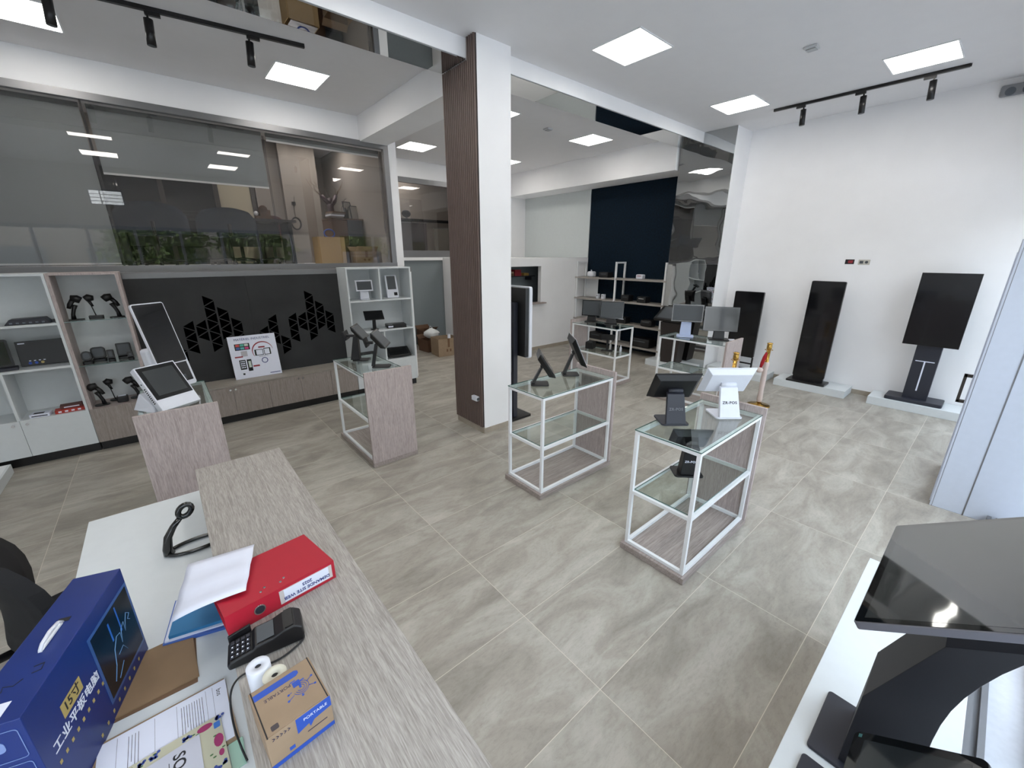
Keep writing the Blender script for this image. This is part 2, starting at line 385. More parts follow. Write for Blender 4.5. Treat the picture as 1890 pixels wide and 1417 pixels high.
# pillar
m = M(); m.box(2.83, 3.27, 3.886, 4.49, 0, H); pl = struct('wall_pillar', m, WALL)
g = M(); g.use(SLATGAP)
g.box(2.818, 2.83, 3.89, 4.036, .085, H); g.box(2.818, 2.83, 4.036, 4.49, .085, 4.055)
g.use(SLAT)
y = 3.893; k = 0
while y < 4.478:
    top = H-.001 if y+.028 < 4.036 else 4.052
    a = 2.80
    g.prism([(a+.006, y), (a, y+.007), (a, y+.018), (a+.006, y+.025), (a+.02, y+.025), (a+.02, y)], .085, top, 'z')
    y += .0363
part('slat_cladding', g, None, pl)
m = M(); m.box(2.822, 3.28, 3.876, 3.8855, 0, .07).box(3.2705, 3.28, 3.876, 4.10, 0, .07).box(2.818, 2.8295, 3.878, 4.49, 0, .082); struct('baseboard_pillar', m, SKIRT)
# mirror column beside the right wall
m = M(); m.box(7.87, XR, 3.48, 4.46, 0, H); cl = struct('wall_mirror_column', m, WALL)
g = M(); g.box(7.855, 7.869, 3.482, 4.458, .02, 2.02).box(7.855, 7.869, 3.482, 4.458, 2.024, H-.003); part('mirror_panel', g, MIRRW, cl)
# navy panel on right wall
m = M(); m.box(8.425, 8.449, 4.47, 6.98, .0, 3.695); struct('trim_8', m, NAVY)
m = M(); m.box(8.43, 8.4495, 7.0, 9.379, 2.126, 3.699); struct('trim_11', m, mat('upper_wall_grey', (200, 206, 206), .8))  # thin sheet over the upper right wall, greyer than the wall below
# skirtings
m = M(); m.box(8.438, 8.4495, YF, 3.48, 0, .07); struct('baseboard_right', m, SKIRT)
m = M(); m.box(5.62, 8.40, 6.988, 6.9995, 0, .075); struct('baseboard_booth', m, SKIRT)

# office glazing 1: frame, glass
m = M(); m.box(XL, 3.32, 7.08, 7.16, 1.955, 2.055).box(XL, 3.43, 6.775, 7.0795, 1.9605, 1.975).box(XL, 3.43, 6.775, 6.7995, 1.905, 1.9604).box(XL, 3.32, 7.09, 7.16, 3.83, 3.905).box(3.235, 3.32, 7.09, 7.16, 2.055, 3.83)
g1 = struct('window_3', m, ALU)
g = M(); g.box(XL, 3.235, 7.128, 7.136, 2.055, 3.83); part('pane', g, GLASSW, g1)
g = M(); g.box(-.285, -.265, 7.14, 7.155, 2.055, 3.83).use(BLACKM); part('joint_strip', g, ALU, g1)
# office glazing 2
m = M(); m.box(3.47, 6.2, 9.36, 9.42, 2.13, 2.29).box(3.47, 6.2, 9.36, 9.42, 3.76, 3.87).box(3.47, 3.53, 9.36, 9.42, 2.29, 3.76)
g2 = struct('window_4', m, ALU)
g = M(); g.box(3.53, 6.2, 9.385, 9.391, 2.29, 3.76); part('pane', g, GLASSW, g2)
# office 1 inner partition with door frames
m = M(); m.box(3.30, 3.46, 7.40, 10.5, 2.02, H); struct('wall_office_side', m, TAUPE)
m = M(); m.box(XL, 1.75, 9.60, 9.70, 3.72, H).box(1.75, 2.9, 9.6, 9.7, 2.02, H).box(2.20, 2.38, 9.45, 9.6, 2.02, H); struct('wall_office_partition', m, TAUPE)
m = M()
for x in (-.45, .35, 1.12, 1.70): m.box(x-.035, x+.035, 9.61, 9.69, 2.02, 3.72)
m.box(XL, 1.73, 9.61, 9.69, 3.66, 3.72)
dr = struct('door_1', m, mat('dark_frame', (58, 52, 50), .5))
g = M(); g.box(XL, 1.1, 9.648, 9.652, 2.02, 3.66); part('pane', g, glass('inner_glass', (150, 150, 150), 1.5, 1.5), dr)
g = M(); g.box(1.16, 1.66, 9.64, 9.66, 2.04, 3.64); part('door_leaf', g, mat('door_leaf', (176, 166, 146), .6), dr)

# entrance portal on the right
m = M(); m.box(5.0, 5.04, -.60, -.004, 0, 2.295); m.box(5.04, 6.12, -.03, .0, 2.22, 2.295); m.box(6.08, 6.12, -.60, 0, 0, 2.295)
d2 = struct('door_2', m, ALUW, bevel=.004)
g = M(); g.box(4.9985, 5.0, -.022, -.019, 0, 2.29).use(ALU); g.box(4.9975, 5.0, -.218, -.209, 0, 2.29); part('panel_seam', g, mat('seam', (92, 100, 120), .6), d2)
g = M(); g.box(5.06, 6.07, -.028, -.02, .02, 2.20); part('door_leaf', g, GLASSD, d2)
g = M(); g.box(5.06, 5.10, -.034, .004, .02, 2.2).box(6.03, 6.07, -.034, .004, .02, 2.2).box(5.1, 6.03, -.034, .004, .02, .10).box(5.1, 6.03, -.034, .004, 2.12, 2.2); part('door_frame', g, ALUW, d2)
g = M(); g.box(5.068, 5.092, .035, .055, .97, 1.22).box(5.068, 5.092, .004, .05, 1.195, 1.22).box(5.068, 5.092, .004, .05, .97, .995); part('pull_handle', g, mat('handle_dark', (70, 64, 60), .35, metal=.6), d2)

# ---------------------------------------------------------- outdoors, seen in reflections and past the bench
m = M(); m.box(-30, 40, -40, YF-.3, -.14, -.02); struct('ground_pavement', m, mat('pavement', (196, 196, 198), .8, noise_amt=.12, noise_scale=2.5))
m = M()
for i in range(9):
    x = -16+i*5.2; m.box(x, x+5.2, -11.4, -11, -.02, 3.4)
struct('wall_street', m, mat('street_wall', (104, 99, 94), .8))
m = M()
for i in range(14):
    x = -15+i*2.6
    for z in (.9,): m.box(x, x+1.4, -10.98, -10.94, z, z+1.6)
tag(obj('street_window', m, SCREENG), 'dark windows across the street seen only in reflections', 'window', kind='stuff')
def tree(x, y, h, r, seed, label):
    random.seed(seed)
    t = thing('street_tree', label, 'tree', (x, y, -.02), 0, 'trees in front of the shop')
    k = M(); k.tube([(0, 0, 0), (.06, .02, h*.3), (-.05, .05, h*.55), (.1, 0, h*.8)], [.13, .1, .08, .04], 8)
    for i in range(6):
        a = i*1.1; k.tube([(0, 0, h*.42), (math.cos(a)*r*.4, math.sin(a)*r*.4, h*.6), (math.cos(a)*r*.8, math.sin(a)*r*.8, h*.72)], [.05, .035, .015], 6)
    part('trunk', k, mat('bark', (66, 54, 44), .9), t)
    k = M()
    for i in range(3200):
        u = random.random(); a = random.random()*2*PI; b = math.acos(2*random.random()-1); rr = r*(.35+.65*u**.5)
        rr *= .8+.35*noise.noise(Vector((math.cos(a)*2+seed, math.sin(a)*2, math.cos(b)*2)))
        c = Vector((rr*math.sin(b)*math.cos(a), rr*math.sin(b)*math.sin(a), h*.72+rr*.75*math.cos(b)))
        d = Vector((random.uniform(-1, 1), random.uniform(-1, 1), random.uniform(-1, 1))).normalized(); e = d.orthogonal().normalized(); s = random.uniform(.06, .12)
        k.quad(c-d*s, c+e*s*.5, c+d*s, c-e*s*.5)
    f = part('foliage', k, mat('leaves', (88, 104, 56), .7, noise_amt=.5, noise_scale=3), t)
tree(.2, -5.0, 3.6, 1.9, 3, 'leafy green street tree reflected at the left of the office glass')
tree(3.3, -6.0, 3.7, 1.6, 5, 'leafy green street tree reflected in the middle of the office glass')
tree(6.9, -4.8, 3.5, 1.6, 9, 'leafy green street tree reflected at the right of the office glass')

# ============================================================ ceiling fittings
def ceiling_light(x, y, label):
    t = thing('ceiling_light', label, 'ceiling light', (x, y, H), 0, 'square ceiling panel lights')
    f = M()
    for a in (-.30, .286): f.box(a, a+.014, -.30, .30, -.008, -.0005)
    f.box(-.286, .286, -.30, -.286, -.008, -.0005).box(-.286, .286, .286, .30, -.008, -.0005); part('frame', f, WHITEM, t)
    d = M(); d.box(-.286, .286, -.286, .286, -.006, -.001); part('diffuser', d, PANEL, t)
for x, y, l in ((4.25, 3.09, 'square panel light nearest the pillar, in front of the beam'), (6.89, 1.16, 'square panel light above the ceiling track at the right, nearest the emergency light'),
    (6.89, 3.07, 'square panel light near the mirror column, left of the spotlight track'), (1.77, 6.12, 'square panel light in front of the office glass, right of the spotlight track'),
    (-.52, 6.18, 'square panel light cut off by the left top corner of the photo'), (4.46, 8.22, 'square panel light seen left of the slatted pillar, in the far bay'),
    (6.72, 5.66, 'square panel light behind the mirrored beam, nearest the navy wall'), (4.43, 5.68, 'sliver of a square panel light at the pillar edge, upper one'),
    (6.66, 8.18, 'sliver of a square panel light at the pillar edge, lower one'), (1.77, 3.09, 'square panel light above the reception counter, seen reflected in the blind'),
    (-.42, 3.09, 'square panel light above the office chair, seen reflected in the office glass'), (-.42, 1.16, 'square panel light behind the photographer at the left, seen reflected in the office glass'), (1.77, 1.16, 'square panel light above the photographer, lowest one reflected in the blind'), (4.25, 1.16, 'square panel light nearest the shop front, above the display stands')):
    if y > -5: ceiling_light(x, y, l)
# office lights; the one over the filing cabinet is added to brighten the interior
for x, y in ((-.2, 8.4), (2.0, 8.4), (5.0, 10.0), (2.75, 9.0)): ceiling_light(x, y, 'square panel light inside the %s' % ('second office' if x > 4 else ('office behind the roller blind' if x < 1 else ('office near the coiled cable' if x < 2.5 else 'office above the filing cabinet, added to brighten it'))))

def spot_track(x0, y0, x1, y1, lamps, label, lab):
    t = thing('lighting_track', label, 'lighting track', (x0, y0, H)); L = math.hypot(x1-x0, y1-y0); t.rotation_euler[2] = math.atan2(y1-y0, x1-x0)
    k = M(); k.box(0, L, -.018, .018, -.034, -.0005); k.box(-.01, 0, -.014, .014, -.03, -.004); part('rail', k, BLACKM, t)
    for (x, y), l in zip(lamps, lab):
        s = thing('track_spotlight', l, 'spotlight', (x, y, H-.035), math.degrees(t.rotation_euler[2]), 'black cylinder spotlights')
        a = M(); a.box(-.055, .055, -.016, .016, -.028, -.0002).box(-.045, -.03, -.012, .012, -.06, -.027); part('adapter', a, BLACKM, s)
        b = M(); T = Matrix.Translation((-.037, 0, -.055)) @ Matrix.Rotation(math.radians(4), 4, 'Y'); b.T = T
        b.cyl((0, 0, 0), (0, 0, -.20), .034, n=24).use(BLACKM); part('lamp_body', b, BLACKM, s)
        c = M(); c.T = T; c.cyl((0, 0, -.2003), (0, 0, -.2013), .028, n=20); part('lens', c, SCREENG, s)
spot_track(-1.0, 5.57, 1.62, 5.22, [(-.20, 5.47), (.42, 5.385), (1.17, 5.285)], 'black ceiling track over the low cabinets at the left, holding three spotlights',
    ['black spotlight cut off by the photo top, leftmost on the left track', 'black spotlight in the middle of the left ceiling track', 'black spotlight near the right end of the left ceiling track'])
spot_track(7.48, .83, 7.48, 2.82, [(7.48, 1.15), (7.48, 1.80), (7.48, 2.47)], 'black ceiling track along the right white wall, holding three spotlights',
    ['black spotlight nearest the emergency light on the right track', 'black spotlight in the middle of the right ceiling track', 'black spotlight nearest the mirror column on the right track'])
t = thing('track_spotlight', 'tip of a black spotlight at the top edge above the pillar light', 'spotlight', (3.08, 2.51, H+.02), 0, 'black cylinder spotlights')
k = M(); k.cyl((0, 0, 0), (0, 0, -.05), .012); part('adapter', k, BLACKM, t); k = M(); k.cyl((0, 0, -.05), (-.0, 0, -.17), .03, n=20); part('lamp_body', k, BLACKM, t)
for x, y, l in ((5.66, 1.87, 'small square white ceiling detector between the panel lights'), (5.6, 5.67, 'small white ceiling detector behind the mirrored beam')):
    t = thing('ceiling_detector', l, 'detector', (x, y, H)); k = M(); k.box(-.06, .06, -.06, .06, -.022, -.0005); part('housing', k, mat('detector_grey', (196, 198, 200), .5), t, bevel=.006)
    k = M(); k.box(-.035, .05, -.045, .045, -.030, -.0225); part('grille', k, mat('detector_grid', (170, 172, 174), .5), t, bevel=.004)
t = thing('emergency_light', 'grey emergency lamp box high on the right wall at the photo edge', 'emergency light', (8.45, .43, 4.10))
k = M(); k.box(-.07, -.001, -.19, .17, -.06, .06); part('housing', k, mat('grey_plastic', (128, 130, 134), .5), t, bevel=.02)
k = M(); k.cyl((-.069, .08, -.02), (-.082, .08, -.02), .045); part('lamp_head', k, mat('lamp_lens', (84, 90, 98), .2), t)
k = M(); k.cyl((-.069, -.06, -.02), (-.082, -.06, -.02), .045); part('lamp_head', k, mat('lamp_lens', (84, 90, 98), .2), t)
t = thing('wall_socket', 'black open socket box on the right wall, left of the white one', 'socket', (8.45, 1.69, 2.08))
k = M(); k.box(-.006, -.0005, -.058, .058, -.036, .036); part('back_box', k, INK, t, bevel=.004); k = M(); k.box(-.009, -.0062, -.04, .02, -.02, .02); part('module', k, REDD, t)
t = thing('wall_socket', 'white socket plate on the right wall, right of the black box', 'socket', (8.45, 1.51, 2.075))
k = M(); k.box(-.006, -.0005, -.072, .072, -.038, .038); part('plate', k, mat('socket_plate', (190, 186, 176), .5), t, bevel=.004)
k = M(); k.cyl((-.006, -.03, 0), (-.0085, -.03, 0), .02).box(-.008, -.006, .01, .055, -.02, .02); part('outlet', k, SCREENG, t)
t = thing('junction_box', 'white junction box low on the slatted face of the pillar', 'socket', (2.80, 4.0, .46))
k = M(); k.box(-.045, -.0005, -.055, .055, -.03, .03); part('housing', k, WHITEP, t, bevel=.006)
k = M(); k.cyl((-.02, -.056, 0), (-.02, -.062, 0), .02); part('outlet', k, SCREENG, t)
# ============================================================ display furniture
def display_stand(label, loc, rotz):
    t = thing('display_stand', label, 'display stand', loc, rotz, 'white framed glass display stands')
    L, D, Hs = 1.05, .515, .992; r = .0125
    k = M(); k.box(0, L, -D/2, D/2, .002, .05); part('base_board', k, WOODX, t, bevel=.001)
    f = M(); x0, x1, y0, y1 = .028+r, L-.03-r, -D/2+.02+r, D/2-.02-r
    for x in (x0, x1):
        for y in (y0, y1): f.box(x-r, x+r, y-r, y+r, .0505, Hs)
    for z in (.0635, .50, Hs-r):
        for y in (y0, y1): f.box(x0+r, x1-r, y-r, y+r, z-r, z+r)
        for x in (x0, x1): f.box(x-r, x+r, y0+r, y1-r, z-r, z+r)
    part('frame', f, WHITEM, t)
    g = M().use(GLASST); g.box(x0-r-.002, x1+r, y0-r-.002, y1+r+.002, Hs+.0005, Hs+.0075)
    gt = part('glass_top', g, None, t)
    def rim(a, b, c, d, z, par):
        e = M(); q = .0012
        e.box(a-q, a, c, d, z, z+.007).box(a, b, c-q, c, z, z+.007).box(a, b, d, d+q, z, z+.007); part('glass_rim', e, GLASSE, par)
    rim(x0-r-.002, x1+r, y0-r-.002, y1+r+.002, Hs+.0005, gt)
    g = M().use(GLASST); g.box(x0+r-.004, x1-r+.004, y0+r+.001, y1-r-.001, .5130, .5195); gs = part('glass_shelf', g, None, t)
    rim(x0+r, x1-r, y0+r+.001, y1-r-.001, .5130, gs)
    k = M(); k.box(L-.028, L, -D/2, D/2, .0505, 1.052); part('side_panel', k, WOODV, t, bevel=.001)
    return t
TOPZ = 1.0005
ds = display_stand('white framed glass display stand in front, holding the black and white terminals', (2.36, 1.227, 0), 0)
dup(ds, (2.325, 2.600, 0), 0, 'white framed glass display stand in front of the pillar, empty lower shelf')
dup(ds, (1.645, 4.975, 0), -90, 'white framed glass display stand facing its wooden panel forward, left of pillar')
dup(ds, (-.078, 4.937, 0), -90, 'display stand with two white touch devices, behind the reception counter')
dup(ds, (5.94, 3.995, 0), 90, 'far glass display stand with a small black box on its shelf, before the shelving rack')
dup(ds, (5.98, 3.30, 0), -90, 'far glass display stand with two monitors in front of the mirror column')

# ---------------------------------------------------------- cabinets along the back
def knob(x, y, z, parent):
    k = M(); k.cyl((x, y, z), (x, y-.012, z), .006, n=10).cyl((x, y-.012, z), (x, y-.022, z), .013, n=14); part('knob', k, CHROME, parent)
# low cabinet
t = thing('low_cabinet', 'long low grey oak cabinet with knobs under the dark panel', 'cabinet', (0, 6.36, 0))
k = M(); k.box(-.315, 2.145, .02, .395, .11, .50); part('carcass', k, WOODC, t)
k = M(); k.box(-.315, 2.145, 0, .395, .5005, .522); part('top_board', k, wood('cabinet_top', (128, 122, 114), (158, 152, 143), 0), t)
k = M(); k.box(-.315, 2.145, .05, .39, 0, .1095); part('plinth', k, BLACKM, t)
xs = [-.315, .055, .488, .910, 1.322, 1.750, 2.143]
for i, (a, b) in enumerate(zip(xs, xs[1:])):
    k = M(); k.box(a+.002, b-.002, 0, .0195, .112, .497); d = part('door', k, WOODC, t)
    knob(b-.03 if i % 2 else a+.03, 0, .465, d)
# dark panel with triangle cutouts
def cutouts(x0):
    k = M(); k.use(DARKP); k.box(x0, x0+1.232, 0, .028, 0, 1.385)
    k.use(HOLE)
    cols = {'a': (.973, 'L', 1.199, 2), 'b': (1.103, 'L', 1.355, 5), 'c': (1.236, 'R', 1.043, 3), 'd': (1.37, 'L', 1.355, 5), 'e': (1.502, 'L', 1.355, 3),
            'f': (1.635, 'R', 1.667, 9), 'g': (1.769, 'R', 1.511, 5), 'h': (1.901, 'R', 1.355, 4)}
    for key, (x, s, zc, n) in cols.items():
        for i in range(n):
            a = x-.915+x0; b = a+.113; z = zc-.078*i-.58; h = .064
            p = [(a, z+h), (a, z-h), (b, z)] if s == 'R' else [(b, z-h), (b, z+h), (a, z)]
            k.prism([(q[0], q[1]) for q in p], -.0008, .0, 'y')
            s = 'L' if s == 'R' else 'R'
    return k
for i, x0 in enumerate((-.316, .918)):
    t = obj('decor_panel', cutouts(x0), None); t.location = (0, 6.755, .523)
    tag(t, ['dark grey wall panel with black triangle cutouts, left one above the low cabinet', 'dark grey wall panel with black triangle cutouts, right one beside the white shelves'][i], 'wall panel', 'dark triangle cutout panels')

def shelf_unit(name, label, x0, x1, matl, boards, dividers, doors, back, glass_boards=(), th=.022):
    t = thing(name, label, 'shelf unit', (0, 6.36, 0))
    c = M(); c.box(x0, x0+th, .005, .40, .51, 2.0).box(x1-th, x1, .005, .40, .51, 2.0).box(x0+th, x1-th, .005, .40, 1.978, 2.0).box(x0, x1, .02, .40, .11, .515)
    part('carcass', c, matl, t)
    k = M(); k.box(x0+th, x1-th, .385, .399, .516, 1.977); part('back_panel', k, back, t)
    for z in boards:
        k = M(); k.box(x0+th, x1-th, .006, .384, z-.022, z); part('shelf', k, matl, t)
    for z in glass_boards:
        k = M(); k.box(x0+th+.001, x1-th-.001, .01, .384, z-.006, z).use(GLASST); part('glass_shelf', k, GLASST, t)
        e = M(); e.box(x0+th+.001, x1-th-.001, .0085, .0098, z-.006, z); part('glass_edge', e, GLASSE, t)
    for x, z0, z1 in dividers:
        k = M(); k.box(x-.011, x+.011, .007, .384, z0, z1); part('divider', k, matl, t)
    k = M(); k.box(x0+.005, x1-.005, .06, .39, 0, .1095); part('plinth', k, BLACKM, t)
    for a, b, side, mt in doors:
        k = M(); k.box(a+.0015, b-.0015, 0, .0195, .112, .515); d = part('door', k, mt, t)
        if side: knob(b-.05 if side == 'R' else a+.05, 0, .475, d)
    return t
shelf_unit('shelf_unit', 'white shelf cabinet at the left edge with white knobbed doors', -2.6, -.877, WHITEL, (1.497, 1.04), [(-1.40, .516, 1.017), (-1.9, 1.04, 1.475)],
    [(-2.6, -1.95, 'R', WHITEL), (-1.95, -1.395, 'R', WHITEL), (-1.395, -.877, 'L', WHITEL)], WHITEL)
shelf_unit('shelf_unit', 'narrow grey oak shelf with glass boards holding the barcode scanners', -.875, -.318, WOODV, (), [], [(-.875, -.318, None, WOODC)], WHITEL, (1.50, 1.012), th=.03)
shelf_unit('shelf_unit', 'white open shelf unit with devices beside the doorway', 2.150, 3.196, WHITEL, (1.505, 1.02), [(2.665, 1.505, 1.978), (2.665, .516, .998)],
    [(2.150, 3.196, None, WHITEL)], WHITEL)

# ---------------------------------------------------------- poster
t = thing('poster_board', 'white poster board on industrial equipment leaning on the dark panel', 'poster', (.855, 6.60, .5225))
t.rotation_euler[0] = math.radians(-9)
k = M(); k.box(-.288, .288, 0, .008, .003, .595); part('board', k, PAPER, t)
TP = lambda x, z: frame((x, -.0008, z), (1, 0, 0), (0, 0, 1))
k = M()
def r_(c, x0, x1, z0, z1, d=.0006, kx=0): k.use(c); k.hexa([(x0, -d, z0), (x1, -d, z0), (x1, 0, z0), (x0, 0, z0), (x0+kx, -d, z1), (x1+kx, -d, z1), (x1+kx, 0, z1), (x0+kx, 0, z1)])
sw = [mat('sw%d' % i, c, .6) for i, c in enumerate([(190, 70, 70), (80, 170, 150), (190, 200, 190), (60, 90, 150), (90, 170, 170), (200, 60, 120)])]
r_(SCREEN, -.225, -.045, .40, .49, .0006, -.0)
for i in range(6): r_(sw[i], -.21+(i % 3)*.052, -.165+(i % 3)*.052, .452-(i//3)*.042, .482-(i//3)*.042, .0009)
r_(mat('poster_grey', (176, 174, 182), .6), -.165, -.09, .31, .385); r_(REDD, -.245, -.15, .30, .318, .0009)
r_(SCREEN, -.205, -.13, .13, .265); 
for i in range(12): r_(PAPER, -.193+(i % 3)*.019, -.18+(i % 3)*.019, .235-(i//3)*.028, .25-(i//3)*.028, .0009)
r_(SCREEN, -.115, -.06, .10, .265); r_(sw[2], -.1, -.07, .15, .24, .0009); r_(REDD, -.05, .03, .15, .172, .0009); r_(REDD, .055, .135, .405, .425, .0009)
r_(SCREEN, -.0, .105, .30, .385); r_(PAPER, .02, .098, .308, .378, .0009); r_(SCREEN, .115, .20, .30, .395); r_(PAPER, .122, .185, .308, .385, .0009)
r_(SCREEN, -.19, -.165, .055, .08)
k.use(REDD)
for i in range(26):
    a0 = math.radians(10+i*7.6); a1 = math.radians(10+(i+1)*7.6); R0 = .125; w_ = .004+.012*math.sin(PI*i/26); c0 = (.105, .355)
    P = lambda a, r: (c0[0]+math.cos(a)*r, c0[1]+math.sin(a)*r)
    k.prism([P(a0, R0), P(a1, R0), P(a1, R0+w_), P(a0, R0+w_)], -.0006, 0, 'y')
k.use(INKB)
for i in range(24):
    a0 = 2*PI*i/24; a1 = 2*PI*(i+1)/24; P = lambda a, r: (.105+math.cos(a)*r, .225+math.sin(a)*r)
    k.prism([P(a0, .03), P(a1, .03), P(a1, .040), P(a0, .040)], -.0006, 0, 'y')
part('print', k, None, t)
text('lettering', 'MATÉRIEL INDUSTRIEL', .043, TP(0, .545), INKB, t, 'CENTER', bold=0)
text('lettering', 'INDUSTRIE 4.0', .018, TP(.10, .283), INK, t, 'CENTER')
k = M(); k.box(.14, .27, -.0016, -.0008, .03, .04); part('caption_bar', k, INKB, t)

# ---------------------------------------------------------- point of sale terminals
def terminal(label, loc, rotz, w, h, hc, yc, tilt, body, base, arm, cat='terminal', name='pos_terminal', thick=.035, scr=SCREEN, bez=BEZEL, group='point of sale terminals', rearscreen=None, letter=None, inset=.02, backtaper=.035, glare=None, arm_w=None, armmat=None, z=0):
    t = thing(name, label, cat, loc, rotz, group); amat = armmat or body
    a = math.radians(tilt); n = Vector((0, math.cos(a), math.sin(a))); u = Vector((0, -math.sin(a), math.cos(a)))
    T = Matrix(((1, n.x, u.x, 0), (0, n.y, u.y, yc), (0, n.z, u.z, hc), (0, 0, 0, 1)))
    hs = M(T); hs.box(-w/2, w/2, -.010, 0, -h/2, h/2)
    i = backtaper; hs.hexa([(-w/2+i, -thick, -h/2+i), (w/2-i, -thick, -h/2+i), (w/2-.004, -.0102, -h/2+.004), (-w/2+.004, -.0102, -h/2+.004), (-w/2+i, -thick, h/2-i), (w/2-i, -thick, h/2-i), (w/2-.004, -.0102, h/2-.004), (-w/2+.004, -.0102, h/2-.004)])
    hd = part('housing', hs, body, t, bevel=.003)
    b = M(T); b.box(-w/2+.004, w/2-.004, .0002, .003, -h/2+.004, h/2-.004); part('bezel', b, bez, t, bevel=.001)
    s = M(T); s.box(-w/2+inset, w/2-inset, .0031, .0042, -h/2+inset, h/2-inset); part('screen', s, scr, t)
    bw, bd, by = base
    k = M(); k.prism(rrect(-bw/2, bw/2, by-bd/2, by+bd/2, .025), .001, .014); part('base', k, amat, t, bevel=.003)
    aw, y0, d0, d1 = arm
    top = T @ Vector((0, -thick+.004, 0)); k = M()
    k.hexa([(-aw/2, y0-d0/2, .0142), (aw/2, y0-d0/2, .0142), (aw/2, y0+d0/2, .0142), (-aw/2, y0+d0/2, .0142),
            (-aw*.42, top.y-d1, top.z-.03), (aw*.42, top.y-d1, top.z-.03), (aw*.42, top.y, top.z-.03+.012), (-aw*.42, top.y, top.z-.03+.012)])
    am = part('arm', k, amat, t, bevel=.004)
    k = M(); k.cyl((-aw*.36, top.y-.006, top.z-.01), (aw*.36, top.y-.006, top.z-.01), .018, n=14); part('hinge', k, amat, t)
    if letter:
        y_b = (y0-d0/2)*.5+(top.y-d1)*.5; z_b = (.0142+top.z-.03)/2
        dy = (top.y-d1)-(y0-d0/2); dz = top.z-.03-.0142
        text('lettering', 'ZR-POS', aw*.19, frame((0, y_b-.001, z_b), (1, 0, 0), (0, dy, dz)), letter, t, 'CENTER', bold=.0006, space=1.12)
    if rearscreen:
        rw, rh, rz = rearscreen
        Tr = Matrix.Translation((0, y0-d0/2-.03, rz)) @ Matrix.Rotation(math.radians(16), 4, 'X')
        k = M(Tr); k.box(-rw/2, rw/2, -.012, .006, -rh/2, rh/2); cd = part('customer_display', k, body, t, bevel=.003)
        k = M(Tr); k.box(-rw/2+.01, rw/2-.01, -.0135, -.0122, -rh/2+.01, rh/2-.01); part('display_glass', k, SCREENG, cd)
        k = M(); k.box(-.02, .02, y0-d0/2-.03, y0+.02, rz-.02, rz+.005); part('bracket', k, amat, t)
    return t
# front stand
terminal('black touch terminal seen from behind, on the left of the front stand', (2.70, 1.36, TOPZ), -40, .335, .26, .275, .06, 34, BLACKP, (.20, .20, .03), (.145, -.055, .03, .03), letter=mat('dim_letter', (96, 98, 104), .5), armmat=CHARC, rearscreen=None, thick=.045)
terminal('white touch terminal seen from behind, on the right of the front stand', (3.13, 1.165, TOPZ), -40, .37, .25, .275, .07, 30, WHITEP, (.20, .20, .03), (.155, -.055, .03, .03), letter=INK, thick=.045)
terminal('black touch terminal on the lower glass shelf of the front stand', (2.93, 1.31, .5205), -45, .30, .20, .30, .03, 30, BLACKP, (.22, .17, .0), (.13, -.02, .09, .06), letter=PAPER, thick=.05)
# second stand
terminal('black terminal with slanted arm, nearer the left end of the middle stand', (2.60, 2.665, TOPZ), -130, .29, .26, .215, .065, 33, BLACKP, (.15, .17, .0), (.06, -.065, .03, .03), thick=.05, backtaper=.03, rearscreen=None)
terminal('black terminal with white rimmed screen, nearer the wooden panel of the middle stand', (3.07, 2.70, TOPZ), -128, .36, .31, .265, .07, 24, BLACKP, (.15, .17, .0), (.06, -.065, .03, .03), thick=.045, bez=WHITEP, inset=.012)
# left of pillar stand
terminal('black terminal with thick stand, rear one on the stand left of the pillar', (1.63, 4.72, TOPZ), -124, .28, .20, .34, .05, 40, BLACKP, (.13, .18, .03), (.09, -.03, .10, .05), thick=.04, rearscreen=(.17, .10, .30), scr=SCREENG)
terminal('black terminal with thin angled arm, front one on the stand left of the pillar', (1.69, 4.28, TOPZ), -124, .30, .22, .32, .05, 40, BLACKP, (.14, .19, .03), (.05, -.06, .035, .035), thick=.05, rearscreen=(.14, .10, .28), scr=SCREENG)
terminal('black terminal lying low behind the wooden panel of the stand left of pillar', (1.66, 4.22, .0510), -150, .30, .22, .16, .03, 55, BLACKP, (.2, .2, .0), (.1, -.03, .1, .05), thick=.06)
terminal('black terminal on the middle shelf behind the wooden panel left of pillar', (1.68, 4.22, .5205), -150, .28, .2, .16, .03, 50, BLACKP, (.2, .2, .0), (.1, -.03, .08, .04), thick=.05)
# far stands
terminal('black monitor with square screen, left one on the far stand before the rack', (6.02, 4.84, TOPZ), 115, .36, .29, .25, .0, 6, BLACKP, (.21, .2, .0), (.15, -.02, .08, .05), cat='monitor', name='pos_monitor', scr=SCREENG, inset=.014)
terminal('silver rimmed black monitor, right one on the far stand before the rack', (6.07, 4.43, TOPZ), 122, .41, .30, .25, .0, 8, mat('silver', (120, 122, 126), .4, metal=.4), (.21, .2, .0), (.17, -.02, .08, .05), cat='monitor', name='pos_monitor', scr=SCREENG, inset=.016, armmat=BLACKP)
terminal('silver monitor on a pale blue stand, left one before the mirror column', (5.98, 2.99, TOPZ), 118, .44, .26, .35, .0, 6, mat('silver', (120, 122, 126), .4, metal=.4), (.24, .2, .0), (.16, -.02, .05, .04), cat='monitor', name='pos_monitor', scr=SCREENG, inset=.018, armmat=mat('pale_blue_plastic', (176, 190, 220), .4))
terminal('large black monitor, right one before the mirror column', (6.10, 2.54, TOPZ), 122, .46, .35, .30, .0, 8, BLACKP, (.27, .2, .0), (.15, -.02, .07, .05), cat='monitor', name='pos_monitor', scr=SCREEN, inset=.02)
t = thing('receipt_printer', 'black cube printer on the glass shelf of the far stand', 'printer', (5.95, 4.76, .5205), 20)
